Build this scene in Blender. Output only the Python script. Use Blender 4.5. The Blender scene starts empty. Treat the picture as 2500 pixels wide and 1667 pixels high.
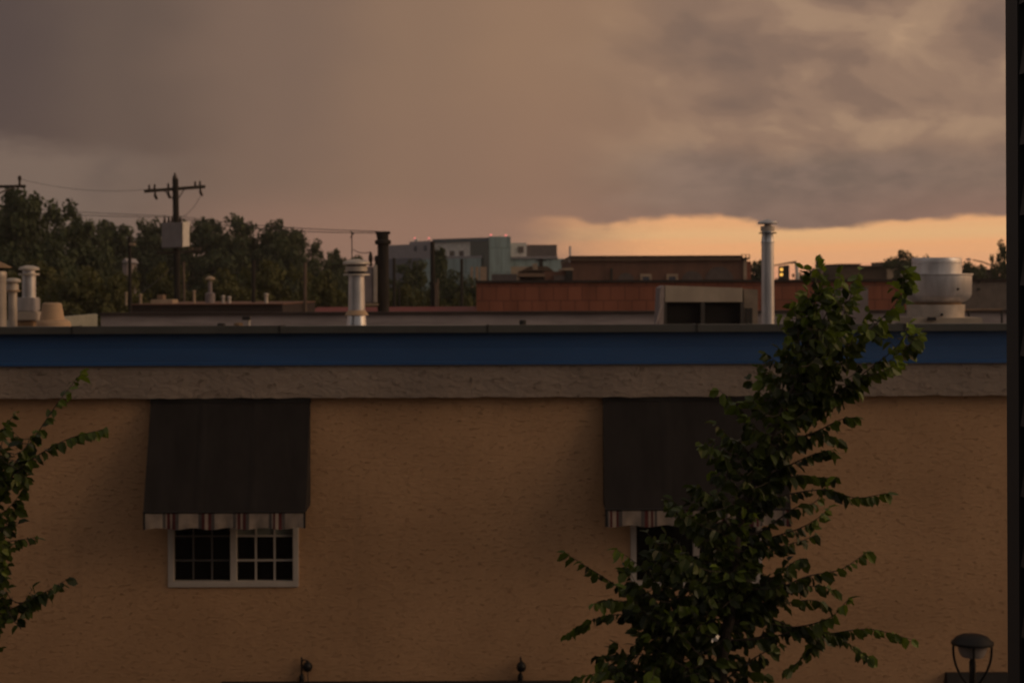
import bpy, bmesh, math, random
from mathutils import Vector, Matrix
R = math.radians
sc = bpy.context.scene
col = sc.collection
rng = random.Random(7)

# ------------------------------------------------------------------ camera
H = 8.6            # eye height: a first floor window across the street
F = 4375.0         # focal length in photograph pixels (2500 px wide)
HY = 700.0         # image row of the horizon
ROLL = R(0.2)
cam_d = bpy.data.cameras.new('camera')
cam = bpy.data.objects.new('camera', cam_d)
col.objects.link(cam)
cam.location = (0, 0, H)
cam.rotation_euler = (math.pi / 2, ROLL, 0)
cam_d.sensor_width = 36
cam_d.lens = F / 2500 * 36
cam_d.shift_y = -(833.5 - HY) / 2500
cam_d.clip_start = 0.05
cam_d.clip_end = 5000
cam_d.dof.use_dof = True
cam_d.dof.focus_distance = 5.5
cam_d.dof.aperture_fstop = 7.2
sc.camera = cam


def P(px, py, d):
    """photograph pixel at distance d -> point in the street"""
    dx, dy = px - 1250.0, HY - py
    c, s = math.cos(ROLL), math.sin(ROLL)
    return Vector(((dx * c + dy * s) * d / F, d, H + (-dx * s + dy * c) * d / F))


def X(px, d): return (px - 1250.0) * d / F
def Z(py, d): return H + (HY - py) * d / F


def lin(r, g, b):
    f = lambda v: v / 12.92 if v <= .04045 else ((v + .055) / 1.055) ** 2.4
    return (f(r / 255), f(g / 255), f(b / 255), 1)


# ------------------------------------------------------------------ render settings
sc.view_settings.view_transform = 'Standard'
sc.view_settings.look = 'None'
sc.view_settings.exposure = 0
sc.view_settings.gamma = 1
sc.cycles.use_denoising = True
sc.cycles.max_bounces = 6
sc.cycles.sample_clamp_indirect = 4

# ------------------------------------------------------------------ sky
SUN_AZ, SUN_EL = R(82), R(7)       # azimuth measured from the view axis towards the right
world = bpy.data.worlds.new('World')
sc.world = world
world.use_nodes = True
nt = world.node_tree
nt.nodes.clear()


class G:
    """small helper around a node tree"""
    def __init__(s, nt): s.nt = nt

    def new(s, t): return s.nt.nodes.new(t)

    def put(s, sock, v):
        if hasattr(v, 'is_output'): s.nt.links.new(v, sock)
        else: sock.default_value = v

    def m(s, op, a, b=None, c=None):
        n = s.new('ShaderNodeMath'); n.operation = op
        for i, v in enumerate((a, b, c)):
            if v is not None: s.put(n.inputs[i], v)
        return n.outputs[0]

    def ss(s, x, a, b, lo=0., hi=1.):
        n = s.new('ShaderNodeMapRange'); n.interpolation_type = 'SMOOTHSTEP'
        flip = False
        if not hasattr(a, 'is_output') and not hasattr(b, 'is_output') and a > b:
            a, b, lo, hi = b, a, hi, lo
        s.put(n.inputs[0], x); s.put(n.inputs[1], a); s.put(n.inputs[2], b)
        n.inputs[3].default_value = lo; n.inputs[4].default_value = hi
        return n.outputs[0]

    def mix(s, f, a, b, mode='MIX'):
        n = s.new('ShaderNodeMix'); n.data_type = 'RGBA'; n.blend_type = mode
        s.put(n.inputs[0], f); s.put(n.inputs[6], a); s.put(n.inputs[7], b)
        return n.outputs[2]

    def xyz(s, x, y, z):
        n = s.new('ShaderNodeCombineXYZ')
        for i, v in enumerate((x, y, z)): s.put(n.inputs[i], v)
        return n.outputs[0]

    def noise(s, vec, scale=1., detail=4., rough=.55, dist=0.):
        n = s.new('ShaderNodeTexNoise')
        s.put(n.inputs['Vector'], vec)
        n.inputs['Scale'].default_value = scale; n.inputs['Detail'].default_value = detail
        n.inputs['Roughness'].default_value = rough; n.inputs['Distortion'].default_value = dist
        return n.outputs[0]

    def ramp(s, f, stops, interp='EASE'):
        n = s.new('ShaderNodeValToRGB'); r = n.color_ramp; r.interpolation = interp
        while len(r.elements) > 1: r.elements.remove(r.elements[-1])
        r.elements[0].position, r.elements[0].color = stops[0]
        for p, c in stops[1:]:
            e = r.elements.new(p); e.color = c
        s.put(n.inputs[0], f)
        return n.outputs[0]


g = G(nt)
tc = g.new('ShaderNodeTexCoord')
sep = g.new('ShaderNodeSeparateXYZ')
nt.links.new(tc.outputs['Generated'], sep.inputs[0])
dx, dy, dz = sep.outputs
az = g.m('ARCTAN2', dx, dy)
azc = g.m('MINIMUM', g.m('MAXIMUM', az, -1.1), 1.1)
hyp = g.m('SQRT', g.m('ADD', g.m('MULTIPLY', dx, dx), g.m('MULTIPLY', dy, dy)))
a_ = g.m('MULTIPLY_ADD', g.m('TANGENT', azc), F, 1250.)          # bearing, in units of 1/4375 rad
e_ = g.m('MULTIPLY_ADD', g.m('DIVIDE', dz, g.m('MAXIMUM', hyp, .02)), -F, HY)   # height, same units (700 = horizon)
e_ = g.m('MAXIMUM', e_, -3000.)
kx = g.m('DIVIDE', a_, 1000.); ky = g.m('DIVIDE', e_, 1000.)
wob = g.noise(g.xyz(g.m('MULTIPLY', kx, 2.2), g.m('MULTIPLY', ky, 5.), 3.1), 1., 3., .5)
wob = g.m('SUBTRACT', wob, .5)
fine = g.noise(g.xyz(g.m('MULTIPLY', kx, 9.), g.m('MULTIPLY', ky, 22.), 8.), 1., 4., .55)
fine = g.m('SUBTRACT', fine, .5)
# rain-filled cloud deck, dark purple-grey in the west turning tan
deck = g.ramp(g.m('DIVIDE', g.m('ADD', a_, g.m('MULTIPLY_ADD', wob, 220., 300.)), 3300.), [
    (0., lin(79, 66, 65)), (.09, lin(86, 72, 68)), (.18, lin(101, 84, 75)), (.29, lin(123, 100, 86)), (.40, lin(139, 111, 91)),
    (.49, lin(148, 117, 94)), (.55, lin(150, 119, 95)), (.64, lin(140, 113, 94)), (.82, lin(136, 110, 94)), (1., lin(150, 121, 99))])
deck = g.mix(g.m('MULTIPLY', g.ss(e_, 60., 520.), g.ss(a_, 500., 1500., .06, .5)), deck, lin(138, 106, 93))
# a lighter bank low in the west
wedge = g.m('MULTIPLY', g.ss(g.m('ADD', e_, g.m('MULTIPLY_ADD', wob, 170., g.m('MULTIPLY', fine, 60.))), 338., 398.), g.ss(g.m('ADD', a_, g.m('MULTIPLY', fine, 200.)), 620., 120.))
deck = g.mix(g.m('MULTIPLY', wedge, .85), deck, lin(124, 105, 93))
pink = g.m('MULTIPLY', g.ss(g.m('ADD', e_, g.m('MULTIPLY', wob, 80.)), 440., 600.), g.ss(a_, 150., 800.))
deck = g.mix(g.m('MULTIPLY', pink, .62), deck, lin(155, 117, 100))
# broken cumulus: soft masses, lit from below by the low sun
cv = g.xyz(g.m('MULTIPLY', kx, 4.2), g.m('MULTIPLY_ADD', ky, 7.6, g.m('MULTIPLY', kx, -1.3)), 2.61)
cl = g.noise(cv, 1., 5., .47, .35)
cl2 = g.noise(g.xyz(g.m('MULTIPLY', kx, 1.1), g.m('MULTIPLY', ky, 3.1), 6.2), 1., 3., .5, .3)
warp1 = g.m('SUBTRACT', g.noise(g.xyz(g.m('MULTIPLY', kx, 5.), g.m('MULTIPLY', ky, 9.), 21.), 1., 4., .55), .5)
warp2 = g.m('SUBTRACT', g.noise(g.xyz(g.m('MULTIPLY', kx, 5.), g.m('MULTIPLY', ky, 9.), 33.), 1., 4., .55), .5)
wa = g.m('MULTIPLY_ADD', warp1, 230., a_); we = g.m('MULTIPLY_ADD', warp2, 90., e_)


def puff(x, y, rx, ry, amp):
    u = g.m('DIVIDE', g.m('SUBTRACT', wa, x), rx); v = g.m('DIVIDE', g.m('SUBTRACT', we, y), ry)
    q = g.m('ADD', g.m('MULTIPLY', u, u), g.m('MULTIPLY', v, v))
    return g.m('MULTIPLY', g.m('EXPONENT', g.m('MULTIPLY', q, -1.)), amp)


clv = g.m('MULTIPLY_ADD', g.m('SUBTRACT', cl, .5), 1.05, .50)
for pf in ((2130, 85, 150, 50, .15), (1957, 185, 110, 32, .12), (1860, 318, 330, 42, .13), (2465, 205, 90, 60, .16), (1690, 212, 140, 30, .08), (1880, 265, 60, 25, .08), (2280, 330, 220, 40, .05),
           (1660, 140, 190, 50, -.10), (2050, 160, 170, 30, -.10), (2393, 120, 110, 60, -.10), (1744, 275, 120, 22, -.11), (2210, 278, 190, 28, -.10), (1850, 20, 180, 50, -.04), (2300, 30, 220, 40, .06)):
    clv = g.m('ADD', clv, puff(*pf))
cloudcol = g.ramp(clv, [(.26, lin(119, 98, 87)), (.42, lin(133, 108, 93)), (.53, lin(147, 119, 100)), (.65, lin(163, 133, 109)), (.82, lin(181, 148, 119))])
cmask = g.m('MULTIPLY', g.ss(g.m('ADD', a_, g.m('MULTIPLY', wob, 500.)), 1250., 2000.), g.ss(e_, 560., 400.))
deck = g.mix(g.m('MULTIPLY', cmask, .95), deck, cloudcol)
band = g.m('MULTIPLY', g.m('MULTIPLY', g.ss(g.m('ADD', we, g.m('MULTIPLY', wob, 60.)), 350., 425.), g.ss(a_, 2650., 1950., .55, 1.)), g.ss(wa, 1330., 1800.))
bandcol = g.mix(g.ss(g.m('ADD', fine, g.m('MULTIPLY', warp1, .6)), -.22, .22), lin(114, 97, 88), lin(133, 111, 99))
bandcol = g.mix(g.m('MULTIPLY', g.ss(e_, 440., 540.), g.ss(a_, 1900., 2400., .3, .8)), bandcol, lin(142, 111, 98))
deck = g.mix(g.m('MULTIPLY', band, .92), deck, bandcol)
deck = g.mix(g.m('MINIMUM', g.m('ADD', puff(1660, 430, 90, 22, .55), puff(1690, 480, 150, 22, .4)), .6), deck, lin(150, 124, 108))
# clear strip under the cloud base, the cloud dipping into it
w2 = g.m('SUBTRACT', g.noise(g.xyz(g.m('MULTIPLY', kx, 3.1), 0., 4.4), 1., 3., .5), .5)
sag = g.m('ADD', g.m('ADD', puff(1970, 540, 150, 300, 24.), puff(1485, 550, 58, 200, 20.)), puff(2120, 540, 200, 300, 10.))
edge = g.m('SUBTRACT', g.m('ADD', e_, g.m('ADD', g.m('MULTIPLY', w2, 30.), g.m('ADD', g.m('MULTIPLY', fine, 34.), g.m('MULTIPLY', warp2, 40.)))), sag)
gap = g.m('MULTIPLY', g.ss(edge, 522., 540.), g.ss(g.m('ADD', a_, g.m('MULTIPLY', fine, 160.)), 1190., 1660.))
stre = g.noise(g.xyz(g.m('MULTIPLY', kx, .9), g.m('MULTIPLY_ADD', ky, 34., g.m('MULTIPLY', kx, 2.)), 2.), 1., 3., .5)
gapcol = g.ramp(g.m('DIVIDE', g.m('SUBTRACT', g.m('ADD', e_, g.m('MULTIPLY', stre, 56.)), 530.), 220.),
                [(0., lin(214, 150, 110)), (.18, lin(233, 172, 121)), (.34, lin(233, 181, 128)), (.45, lin(241, 175, 122)), (.6, lin(235, 172, 124)), (.78, lin(229, 160, 121)), (1., lin(222, 155, 122))])
deck = g.mix(puff(255, 430, 55, 60, .55), deck, lin(104, 88, 80))
front = g.mix(gap, deck, gapcol)
# overhead and behind: even grey-brown overcast
up = g.ss(dz, .17, .55)
over = g.mix(g.ss(cl2, .35, .65), (.150, .127, .113, 1), (.205, .170, .146, 1))
front = g.mix(up, front, over)
front = g.mix(g.ss(dy, .35, -.25), front, g.mix(.5, over, (.15, .128, .113, 1)))
# glow round the hidden sunset, off to the right
sd = Vector((math.sin(SUN_AZ) * math.cos(SUN_EL), math.cos(SUN_AZ) * math.cos(SUN_EL), math.sin(SUN_EL)))
dp = g.new('ShaderNodeVectorMath'); dp.operation = 'DOT_PRODUCT'
nt.links.new(tc.outputs['Generated'], dp.inputs[0]); dp.inputs[1].default_value = sd
glow = g.ss(dp.outputs['Value'], .72, .99)
front = g.mix(g.m('MULTIPLY', glow, .9), front, (1.15, .66, .33, 1))
sky = g.new('ShaderNodeTexSky'); sky.sky_type = 'NISHITA'; sky.sun_disc = False
sky.sun_elevation = R(3); sky.sun_rotation = SUN_AZ
final = g.mix(1., front, g.mix(1., sky.outputs[0], (.002, .002, .002, 1), 'MULTIPLY'), 'ADD')
final = g.mix(g.ss(dz, -.002, -.02), final, (.03, .026, .022, 1))
bg = g.new('ShaderNodeBackground'); nt.links.new(final, bg.inputs[0]); bg.inputs[1].default_value = 1.0
out = g.new('ShaderNodeOutputWorld'); nt.links.new(bg.outputs[0], out.inputs[0])

sun_d = bpy.data.lights.new('sun', 'SUN')
sun = bpy.data.objects.new('sun', sun_d); col.objects.link(sun)
sun_d.energy = 0.42; sun_d.angle = R(30); sun_d.color = (1, .72, .46)
LAMP_AZ, LAMP_EL = R(108), R(26)     # the bright break in the cloud, to the right and a little behind
ld = Vector((math.sin(LAMP_AZ) * math.cos(LAMP_EL), math.cos(LAMP_AZ) * math.cos(LAMP_EL), math.sin(LAMP_EL)))
sun.rotation_euler = (-ld).to_track_quat('-Z', 'Y').to_euler()
sun.location = (12, -4, 14)


# ------------------------------------------------------------------ materials
def mat(name, c, rough=.8, metal=0., var=.15, vscale=3., bump=0., bscale=30., stretch=(1, 1, 1), spec=.5, c2=None, emit=None):
    m = bpy.data.materials.new(name); m.use_nodes = True
    t = m.node_tree; b = t.nodes['Principled BSDF']; k = G(t)
    tco = k.new('ShaderNodeTexCoord')
    mp = k.new('ShaderNodeMapping'); mp.inputs['Scale'].default_value = stretch
    t.links.new(tco.outputs['Object'], mp.inputs[0])
    n = k.noise(mp.outputs[0], vscale, 5., .6)
    c = tuple(c) + (1,) if len(c) == 3 else c
    if c2 is None: c2 = tuple(v * (1 - var) for v in c[:3]) + (1,); c1 = tuple(v * (1 + var) for v in c[:3]) + (1,)
    else: c1 = c; c2 = tuple(c2) + (1,)
    t.links.new(k.mix(k.ss(n, .3, .7), c2, c1), b.inputs['Base Color'])
    b.inputs['Roughness'].default_value = rough; b.inputs['Metallic'].default_value = metal
    b.inputs['Specular IOR Level'].default_value = spec
    if bump:
        bn = k.noise(mp.outputs[0], bscale, 4., .6)
        bp = k.new('ShaderNodeBump'); bp.inputs['Strength'].default_value = bump; bp.inputs['Distance'].default_value = .02
        t.links.new(bn, bp.inputs['Height']); t.links.new(bp.outputs[0], b.inputs['Normal'])
    if emit:
        b.inputs['Emission Color'].default_value = tuple(emit[0]) + (1,); b.inputs['Emission Strength'].default_value = emit[1]
    return m


def stucco(name, c, sx, sz, depth, dash):
    """trowelled stucco: short dragged ridges and pits running along the wall"""
    m = bpy.data.materials.new(name); m.use_nodes = True
    t = m.node_tree; b = t.nodes['Principled BSDF']; k = G(t)
    tco = k.new('ShaderNodeTexCoord')
    mp = k.new('ShaderNodeMapping'); mp.inputs['Scale'].default_value = (sx, sx, sz)
    t.links.new(tco.outputs['Object'], mp.inputs[0])
    n1 = k.noise(mp.outputs[0], 1., 3., .55, .7)
    mp2 = k.new('ShaderNodeMapping'); mp2.inputs['Scale'].default_value = (sx * .8, sx, sz * 1.25); mp2.inputs['Location'].default_value = (3.3, 1, 7.7)
    t.links.new(tco.outputs['Object'], mp2.inputs[0])
    n2 = k.noise(mp2.outputs[0], 1., 4., .6, 1.2)
    line = k.m('MULTIPLY', k.ss(k.m('ABSOLUTE', k.m('SUBTRACT', n2, .44)), .03, .0), k.ss(n1, .52, .66))
    big = k.noise(tco.outputs['Object'], .55, 3., .5)
    mid = k.noise(tco.outputs['Object'], 9., 4., .6)
    c1 = tuple(v * 1.10 for v in c) + (1,); c2 = tuple(v * .84 for v in c) + (1,)
    ms = k.new('ShaderNodeMapping'); ms.inputs['Scale'].default_value = (2.6, 2., .32); t.links.new(tco.outputs['Object'], ms.inputs[0])
    streak = k.noise(ms.outputs[0], 1., 5., .62)
    grit = k.noise(tco.outputs['Object'], 38., 3., .6)
    cc = k.mix(k.ss(big, .3, .7), c2, c1)
    cc = k.mix(k.ss(mid, .35, .7, 0., .22), cc, (c[0] * .80, c[1] * .72, c[2] * .68, 1))
    cc = k.mix(k.ss(streak, .54, .78, 0., .30), cc, (c[0] * .55, c[1] * .56, c[2] * .58, 1))
    cc = k.mix(k.ss(grit, .30, .70, .0, .28), cc, (c[0] * .70, c[1] * .68, c[2] * .66, 1))
    cc = k.mix(k.m('MULTIPLY', line, dash), cc, (c[0] * .35, c[1] * .35, c[2] * .36, 1))
    t.links.new(cc, b.inputs['Base Color']); b.inputs['Roughness'].default_value = .92; b.inputs['Specular IOR Level'].default_value = .2
    h = k.m('SUBTRACT', k.m('ADD', n1, k.m('MULTIPLY', mid, .35)), k.m('MULTIPLY', line, .8))
    bp = k.new('ShaderNodeBump'); bp.inputs['Strength'].default_value = 1.; bp.inputs['Distance'].default_value = depth
    t.links.new(h, bp.inputs['Height']); t.links.new(bp.outputs[0], b.inputs['Normal'])
    return m


def brick(name, ca, cb, mortar, scale, bw=.5, rh=.25):
    m = bpy.data.materials.new(name); m.use_nodes = True
    t = m.node_tree; b = t.nodes['Principled BSDF']; k = G(t)
    tco = k.new('ShaderNodeTexCoord')
    sp = k.new('ShaderNodeSeparateXYZ'); t.links.new(tco.outputs['Object'], sp.inputs[0])
    v = k.xyz(sp.outputs[0], sp.outputs[2], 0.)
    n = k.new('ShaderNodeTexBrick'); t.links.new(v, n.inputs['Vector'])
    n.inputs['Color1'].default_value = tuple(ca) + (1,); n.inputs['Color2'].default_value = tuple(cb) + (1,); n.inputs['Mortar'].default_value = tuple(mortar) + (1,)
    n.inputs['Scale'].default_value = scale; n.inputs['Brick Width'].default_value = bw; n.inputs['Row Height'].default_value = rh; n.inputs['Mortar Size'].default_value = .02
    dirt = k.noise(k.xyz(k.m('MULTIPLY', sp.outputs[0], 1.2), k.m('MULTIPLY', sp.outputs[2], .25), 0.), 1., 5., .6)
    t.links.new(k.mix(k.ss(dirt, .35, .75, 0., .35), n.outputs[0], (.03, .02, .018, 1)), b.inputs['Base Color'])
    b.inputs['Roughness'].default_value = .9
    return m


def leafmat(name, dark, light, trans=.3, rough=.5):
    """leaf colour from a per-leaf value stored on the mesh: old leaves to fresh shoots"""
    m = bpy.data.materials.new(name); m.use_nodes = True
    t = m.node_tree; b = t.nodes['Principled BSDF']; k = G(t)
    at = k.new('ShaderNodeAttribute'); at.attribute_name = 'age'
    c = k.mix(at.outputs['Fac'], tuple(dark) + (1,), tuple(light) + (1,))
    t.links.new(c, b.inputs['Base Color']); b.inputs['Roughness'].default_value = rough; b.inputs['Specular IOR Level'].default_value = .4
    tr = k.new('ShaderNodeBsdfTranslucent'); t.links.new(k.mix(1., c, (1.3, 1.35, .6, 1), 'MULTIPLY'), tr.inputs[0])
    mx = k.new('ShaderNodeMixShader'); mx.inputs[0].default_value = trans
    t.links.new(b.outputs[0], mx.inputs[1]); t.links.new(tr.outputs[0], mx.inputs[2])
    t.links.new(mx.outputs[0], t.nodes['Material Output'].inputs[0])
    return m


M = {}
M['stucco'] = stucco('tan stucco', (.645, .388, .22), 10., 36, .013, .22)
M['beam'] = stucco('grey stucco', (.40, .315, .262), 6., 11., .022, .16)
M['blue'] = mat('blue metal', (.020, .082, .235), .45, 0, .10, .8, stretch=(.6, 1, 4))
M['coping'] = mat('grey metal coping', (.098, .095, .088), .5, .2, .12, 2.)
M['seam'] = mat('coping seam', (.03, .028, .026), .7)
M['roof'] = mat('gravel roof', (.20, .17, .16), .95, 0, .25, 6., .5)
M['parapet'] = mat('roof membrane', (.40, .345, .35), .85, 0, .22, 1.2, stretch=(.7, 1, 5))
M['parapet_green'] = mat('pale green metal', (.36, .36, .31), .6, .1, .12)
M['awning'] = mat('charcoal canvas', (.032, .026, .025), .85, 0, .16, 1.6, .25, 60, (3., 3., .5), spec=.25)
M['awn_edge'] = mat('black binding', (.022, .018, .018), .8)
M['cream'] = mat('cream canvas', (.33, .26, .215), .9, 0, .22, 5.)
M['maroon'] = mat('maroon stripe', (.10, .020, .022), .9)
M['greystripe'] = mat('grey stripe', (.10, .085, .082), .9)
M['frame'] = mat('white vinyl', (.60, .53, .48), .55, 0, .06)
M['framedk'] = mat('screened grille', (.13, .115, .11), .7)
M['glass'] = mat('dark window glass', (.006, .005, .005), .06, 0, .1, spec=.5)
M['blind'] = mat('roller blind', (.23, .24, .21), .85)
M['iron'] = mat('black iron', (.012, .010, .010), .5, .3)
M['canopy'] = mat('black canopy', (.014, .011, .011), .8)
M['galv'] = mat('galvanised steel', (.72, .70, .72), .36, .7, .18, 2.6, stretch=(2, 2, .6))
M['galvbright'] = mat('new zinc', (.78, .80, .86), .26, .85, .1, 2.)
M['galvwarm'] = mat('weathered flue', (.58, .51, .45), .5, .35, .2, 2.5)
M['rustband'] = mat('rusty steel', (.34, .22, .13), .75, .2, .3, 4.)
M['capdark'] = mat('dark vent louvre', (.03, .028, .028), .8)
M['claypot'] = mat('clay coloured vent', (.58, .40, .26), .7, .1, .15, 2.)
M['acbeige'] = mat('beige sheet metal', (.44, .37, .30), .6, .1, .16, 2.5, stretch=(1, 1, .5))
M['acend'] = mat('darker sheet metal', (.25, .20, .16), .7, .1, .2, 3.)  # darker tone of the beige sheet metal
M['acpost'] = mat('dark painted post', (.055, .048, .045), .7)
M['acdark'] = mat('opening shade', (.006, .004, .004), .9)  # paints the shade inside the air unit's hollow openings
M['acgrey'] = mat('grey sheet metal', (.26, .22, .23), .6, .1, .15)
M['wood'] = mat('creosoted pole', (.028, .022, .019), .9, 0, .3, 3., .4, 20, (6, 6, .6))
M['woodlight'] = mat('weathered pole', (.16, .115, .09), .9, 0, .3, 3., stretch=(6, 6, .6))
M['wire'] = mat('wire', (.02, .018, .018), .6)
M['trans'] = mat('grey transformer paint', (.30, .26, .265), .5, .1, .12)
M['insul'] = mat('brown porcelain', (.05, .032, .025), .35)
M['orangebrick'] = brick('orange brick', (.40, .142, .085), (.34, .120, .072), (.21, .075, .052), 1.15, .55, .55)
M['redbrick'] = brick('red brick', (.235, .115, .080), (.205, .10, .070), (.20, .11, .08), 3.5)
M['darkcap'] = mat('dark brown coping', (.045, .03, .027), .8)
M['cornice'] = mat('beige cornice', (.25, .165, .115), .85)
M['arch'] = mat('grey arch infill', (.135, .105, .10), .85)
M['brownroof'] = mat('brown low roof', (.04, .026, .024), .85)
M['redroof'] = mat('red metal roof', (.20, .022, .018), .7)
M['orange'] = mat('orange paint', (.55, .12, .05), .7)
M['beige'] = mat('beige render', (.45, .34, .25), .9)
M['greywall'] = mat('grey block wall', (.20, .165, .145), .9)
M['hgrey'] = mat('grey violet cladding', (.36, .33, .37), .7)
M['hdark'] = mat('charcoal cladding', (.135, .11, .11), .7)
M['hblue'] = mat('dark blue glazing', (.075, .095, .15), .3)
M['hwhite'] = mat('white cladding', (.84, .80, .76), .7)
M['hteal'] = brick('teal curtain wall', (.40, .53, .54), (.36, .485, .50), (.25, .35, .36), .28, .5, 1.)
M['htealdk'] = mat('dark teal glass', (.10, .12, .115), .25)
M['htop'] = mat('slate blue parapet', (.12, .155, .19), .6)
M['hbeam'] = mat('tan columns', (.42, .29, .20), .8)
M['redlamp'] = mat('red obstruction lamp', (.5, .05, .05), .5, emit=((1, .25, .22), 1.1))
M['amber'] = mat('amber lens', (.8, .4, .05), .5, emit=((1, .52, .10), 1.3))
M['farbrown'] = mat('brown building', (.13, .085, .06), .9)
M['bark'] = mat('elm bark', (.055, .042, .034), .9, 0, .3, 8., .4, 30)
M['leaf'] = leafmat('elm leaf', (.018, .029, .009), (.27, .37, .050), .28, .40)
M['farleaf'] = leafmat('far foliage', (.036, .048, .022), (.105, .128, .055), .2, .7)
M['shrubleaf'] = leafmat('shrub foliage', (.060, .062, .022), (.17, .160, .050), .25, .7)
M['siding'] = mat('dark siding', (.040, .036, .035), .6, 0, .12, 3., .15, 40, (1, .4, 6))
M['corner'] = mat('dark corner board', (.046, .046, .046), .6, 0, .06)
M['lampglass'] = mat('frosted lamp glass', (.30, .26, .25), .4)
M['asphalt'] = mat('asphalt', (.05, .047, .045), .9, 0, .2, 4.)
M['concrete'] = mat('concrete', (.13, .115, .105), .9, 0, .15, 2.)
M['dirt'] = mat('earth', (.06, .05, .04), .95, 0, .3, .3)


# ------------------------------------------------------------------ mesh helpers
class MB:
    def __init__(s): s.v = []; s.f = []; s.mi = []; s.age = []; s.cur = 0

    def face(s, idx): s.f.append(tuple(idx)); s.mi.append(s.cur)

    def poly(s, pts):
        b = len(s.v); s.v += [tuple(p) for p in pts]; s.face(range(b, b + len(pts))); return s

    def box(s, x0, x1, y0, y1, z0, z1):
        b = len(s.v)
        s.v += [(x0, y0, z0), (x1, y0, z0), (x1, y1, z0), (x0, y1, z0), (x0, y0, z1), (x1, y0, z1), (x1, y1, z1), (x0, y1, z1)]
        for q in ((0, 3, 2, 1), (4, 5, 6, 7), (0, 1, 5, 4), (1, 2, 6, 5), (2, 3, 7, 6), (3, 0, 4, 7)): s.face([b + i for i in q])
        return s

    def prism(s, pts, ext):
        """closed outline pts pushed along ext"""
        b = len(s.v); n = len(pts); e = Vector(ext)
        s.v += [tuple(p) for p in pts] + [tuple(Vector(p) + e) for p in pts]
        s.face(list(range(b, b + n))[::-1]); s.face(range(b + n, b + 2 * n))
        for i in range(n):
            j = (i + 1) % n; s.face((b + i, b + j, b + n + j, b + n + i))
        return s

    def lathe(s, c, prof, seg=20):
        """prof: (radius, height) pairs bottom to top round the vertical through c"""
        cx, cy, cz = c; b = len(s.v); n = len(prof)
        for r, z in prof:
            for i in range(seg):
                a = 2 * math.pi * i / seg; s.v.append((cx + r * math.cos(a), cy + r * math.sin(a), cz + z))
        for k in range(n - 1):
            for i in range(seg):
                j = (i + 1) % seg; s.face((b + k * seg + i, b + k * seg + j, b + (k + 1) * seg + j, b + (k + 1) * seg + i))
        s.face([b + i for i in range(seg)][::-1]); s.face([b + (n - 1) * seg + i for i in range(seg)])
        return s

    def tube(s, pts, rad, seg=8):
        pts = [Vector(p) for p in pts]; n = len(pts)
        rad = [rad] * n if not isinstance(rad, (list, tuple)) else rad
        b = len(s.v); up = None
        for i, p in enumerate(pts):
            t = (pts[min(i + 1, n - 1)] - pts[max(i - 1, 0)]).normalized()
            if up is None: up = Vector((0, 0, 1)) if abs(t.z) < .9 else Vector((1, 0, 0))
            u = (up - t * up.dot(t)).normalized(); w = t.cross(u); up = u
            for k in range(seg):
                a = 2 * math.pi * k / seg; s.v.append(tuple(p + (u * math.cos(a) + w * math.sin(a)) * rad[i]))
        for i in range(n - 1):
            for k in range(seg):
                j = (k + 1) % seg; s.face((b + i * seg + k, b + i * seg + j, b + (i + 1) * seg + j, b + (i + 1) * seg + k))
        s.face([b + k for k in range(seg)][::-1]); s.face([b + (n - 1) * seg + k for k in range(seg)])
        return s

    def build(s, name, m, parent=None, smooth=False, bevel=0.):
        me = bpy.data.meshes.new(name)
        off = Vector(parent_loc(parent))
        me.from_pydata([tuple(Vector(v) - off) for v in s.v], [], s.f)
        for mm in (m if isinstance(m, (list, tuple)) else [m]): me.materials.append(mm)
        if isinstance(m, (list, tuple)): me.polygons.foreach_set('material_index', s.mi)
        if s.age:
            at = me.attributes.new('age', 'FLOAT', 'POINT'); at.data.foreach_set('value', s.age)
        me.update()
        if smooth:
            me.shade_smooth()
            if not s.age: me.set_sharp_from_angle(angle=R(35))
        o = bpy.data.objects.new(name, me); col.objects.link(o)
        if parent: o.parent = parent
        if bevel:
            bm = bmesh.new(); bm.from_mesh(me)
            bmesh.ops.remove_doubles(bm, verts=bm.verts, dist=1e-5)
            bmesh.ops.bevel(bm, geom=[e for e in bm.edges if len(e.link_faces) == 2 and e.calc_face_angle(0) > .6], offset=bevel, segments=2, affect='EDGES', clamp_overlap=True)
            bm.to_mesh(me); bm.free()
        return o


def parent_loc(p):
    v = Vector((0, 0, 0))
    while p: v += p.location; p = p.parent
    return v


def tag(o, label, cat, group=None, kind=None):
    if label: o['label'] = label
    if cat: o['category'] = cat
    if group: o['group'] = group
    if kind: o['kind'] = kind
    return o


def thing(name, label, cat, loc, group=None):
    o = bpy.data.objects.new(name, None); col.objects.link(o); o.location = loc
    o.empty_display_size = .2
    return tag(o, label, cat, group)


def copy_tree(o, parent=None):
    c = o.copy(); col.objects.link(c)
    if parent: c.parent = parent
    for ch in list(o.children): copy_tree(ch, c)
    return c


# ------------------------------------------------------------------ the ground
tag(MB().box(-300, 300, -60, 480, -.6, 0).build('ground', M['dirt']), None, None, kind='structure')
tag(MB().box(-290, 290, 8.5, 19.5, -.3, .004).build('road', M['asphalt']), None, None, kind='structure')
tag(MB().box(-290, 290, 19.5, 24.95, -.3, .13).build('pavement', M['concrete']), None, None, kind='structure')

# ------------------------------------------------------------------ the stucco building across the street
WY = 25.0
BX0, BX1 = -13.5, 14.0
z_ = lambda py: Z(py, WY)
bld = thing('stucco_building', 'tan stucco building with blue metal fascia, grey stucco band and two windows with awnings', 'building', (0, WY, 0))
LW = (408, 727, 1430)
RW = (1537, 1858, 1434)


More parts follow.
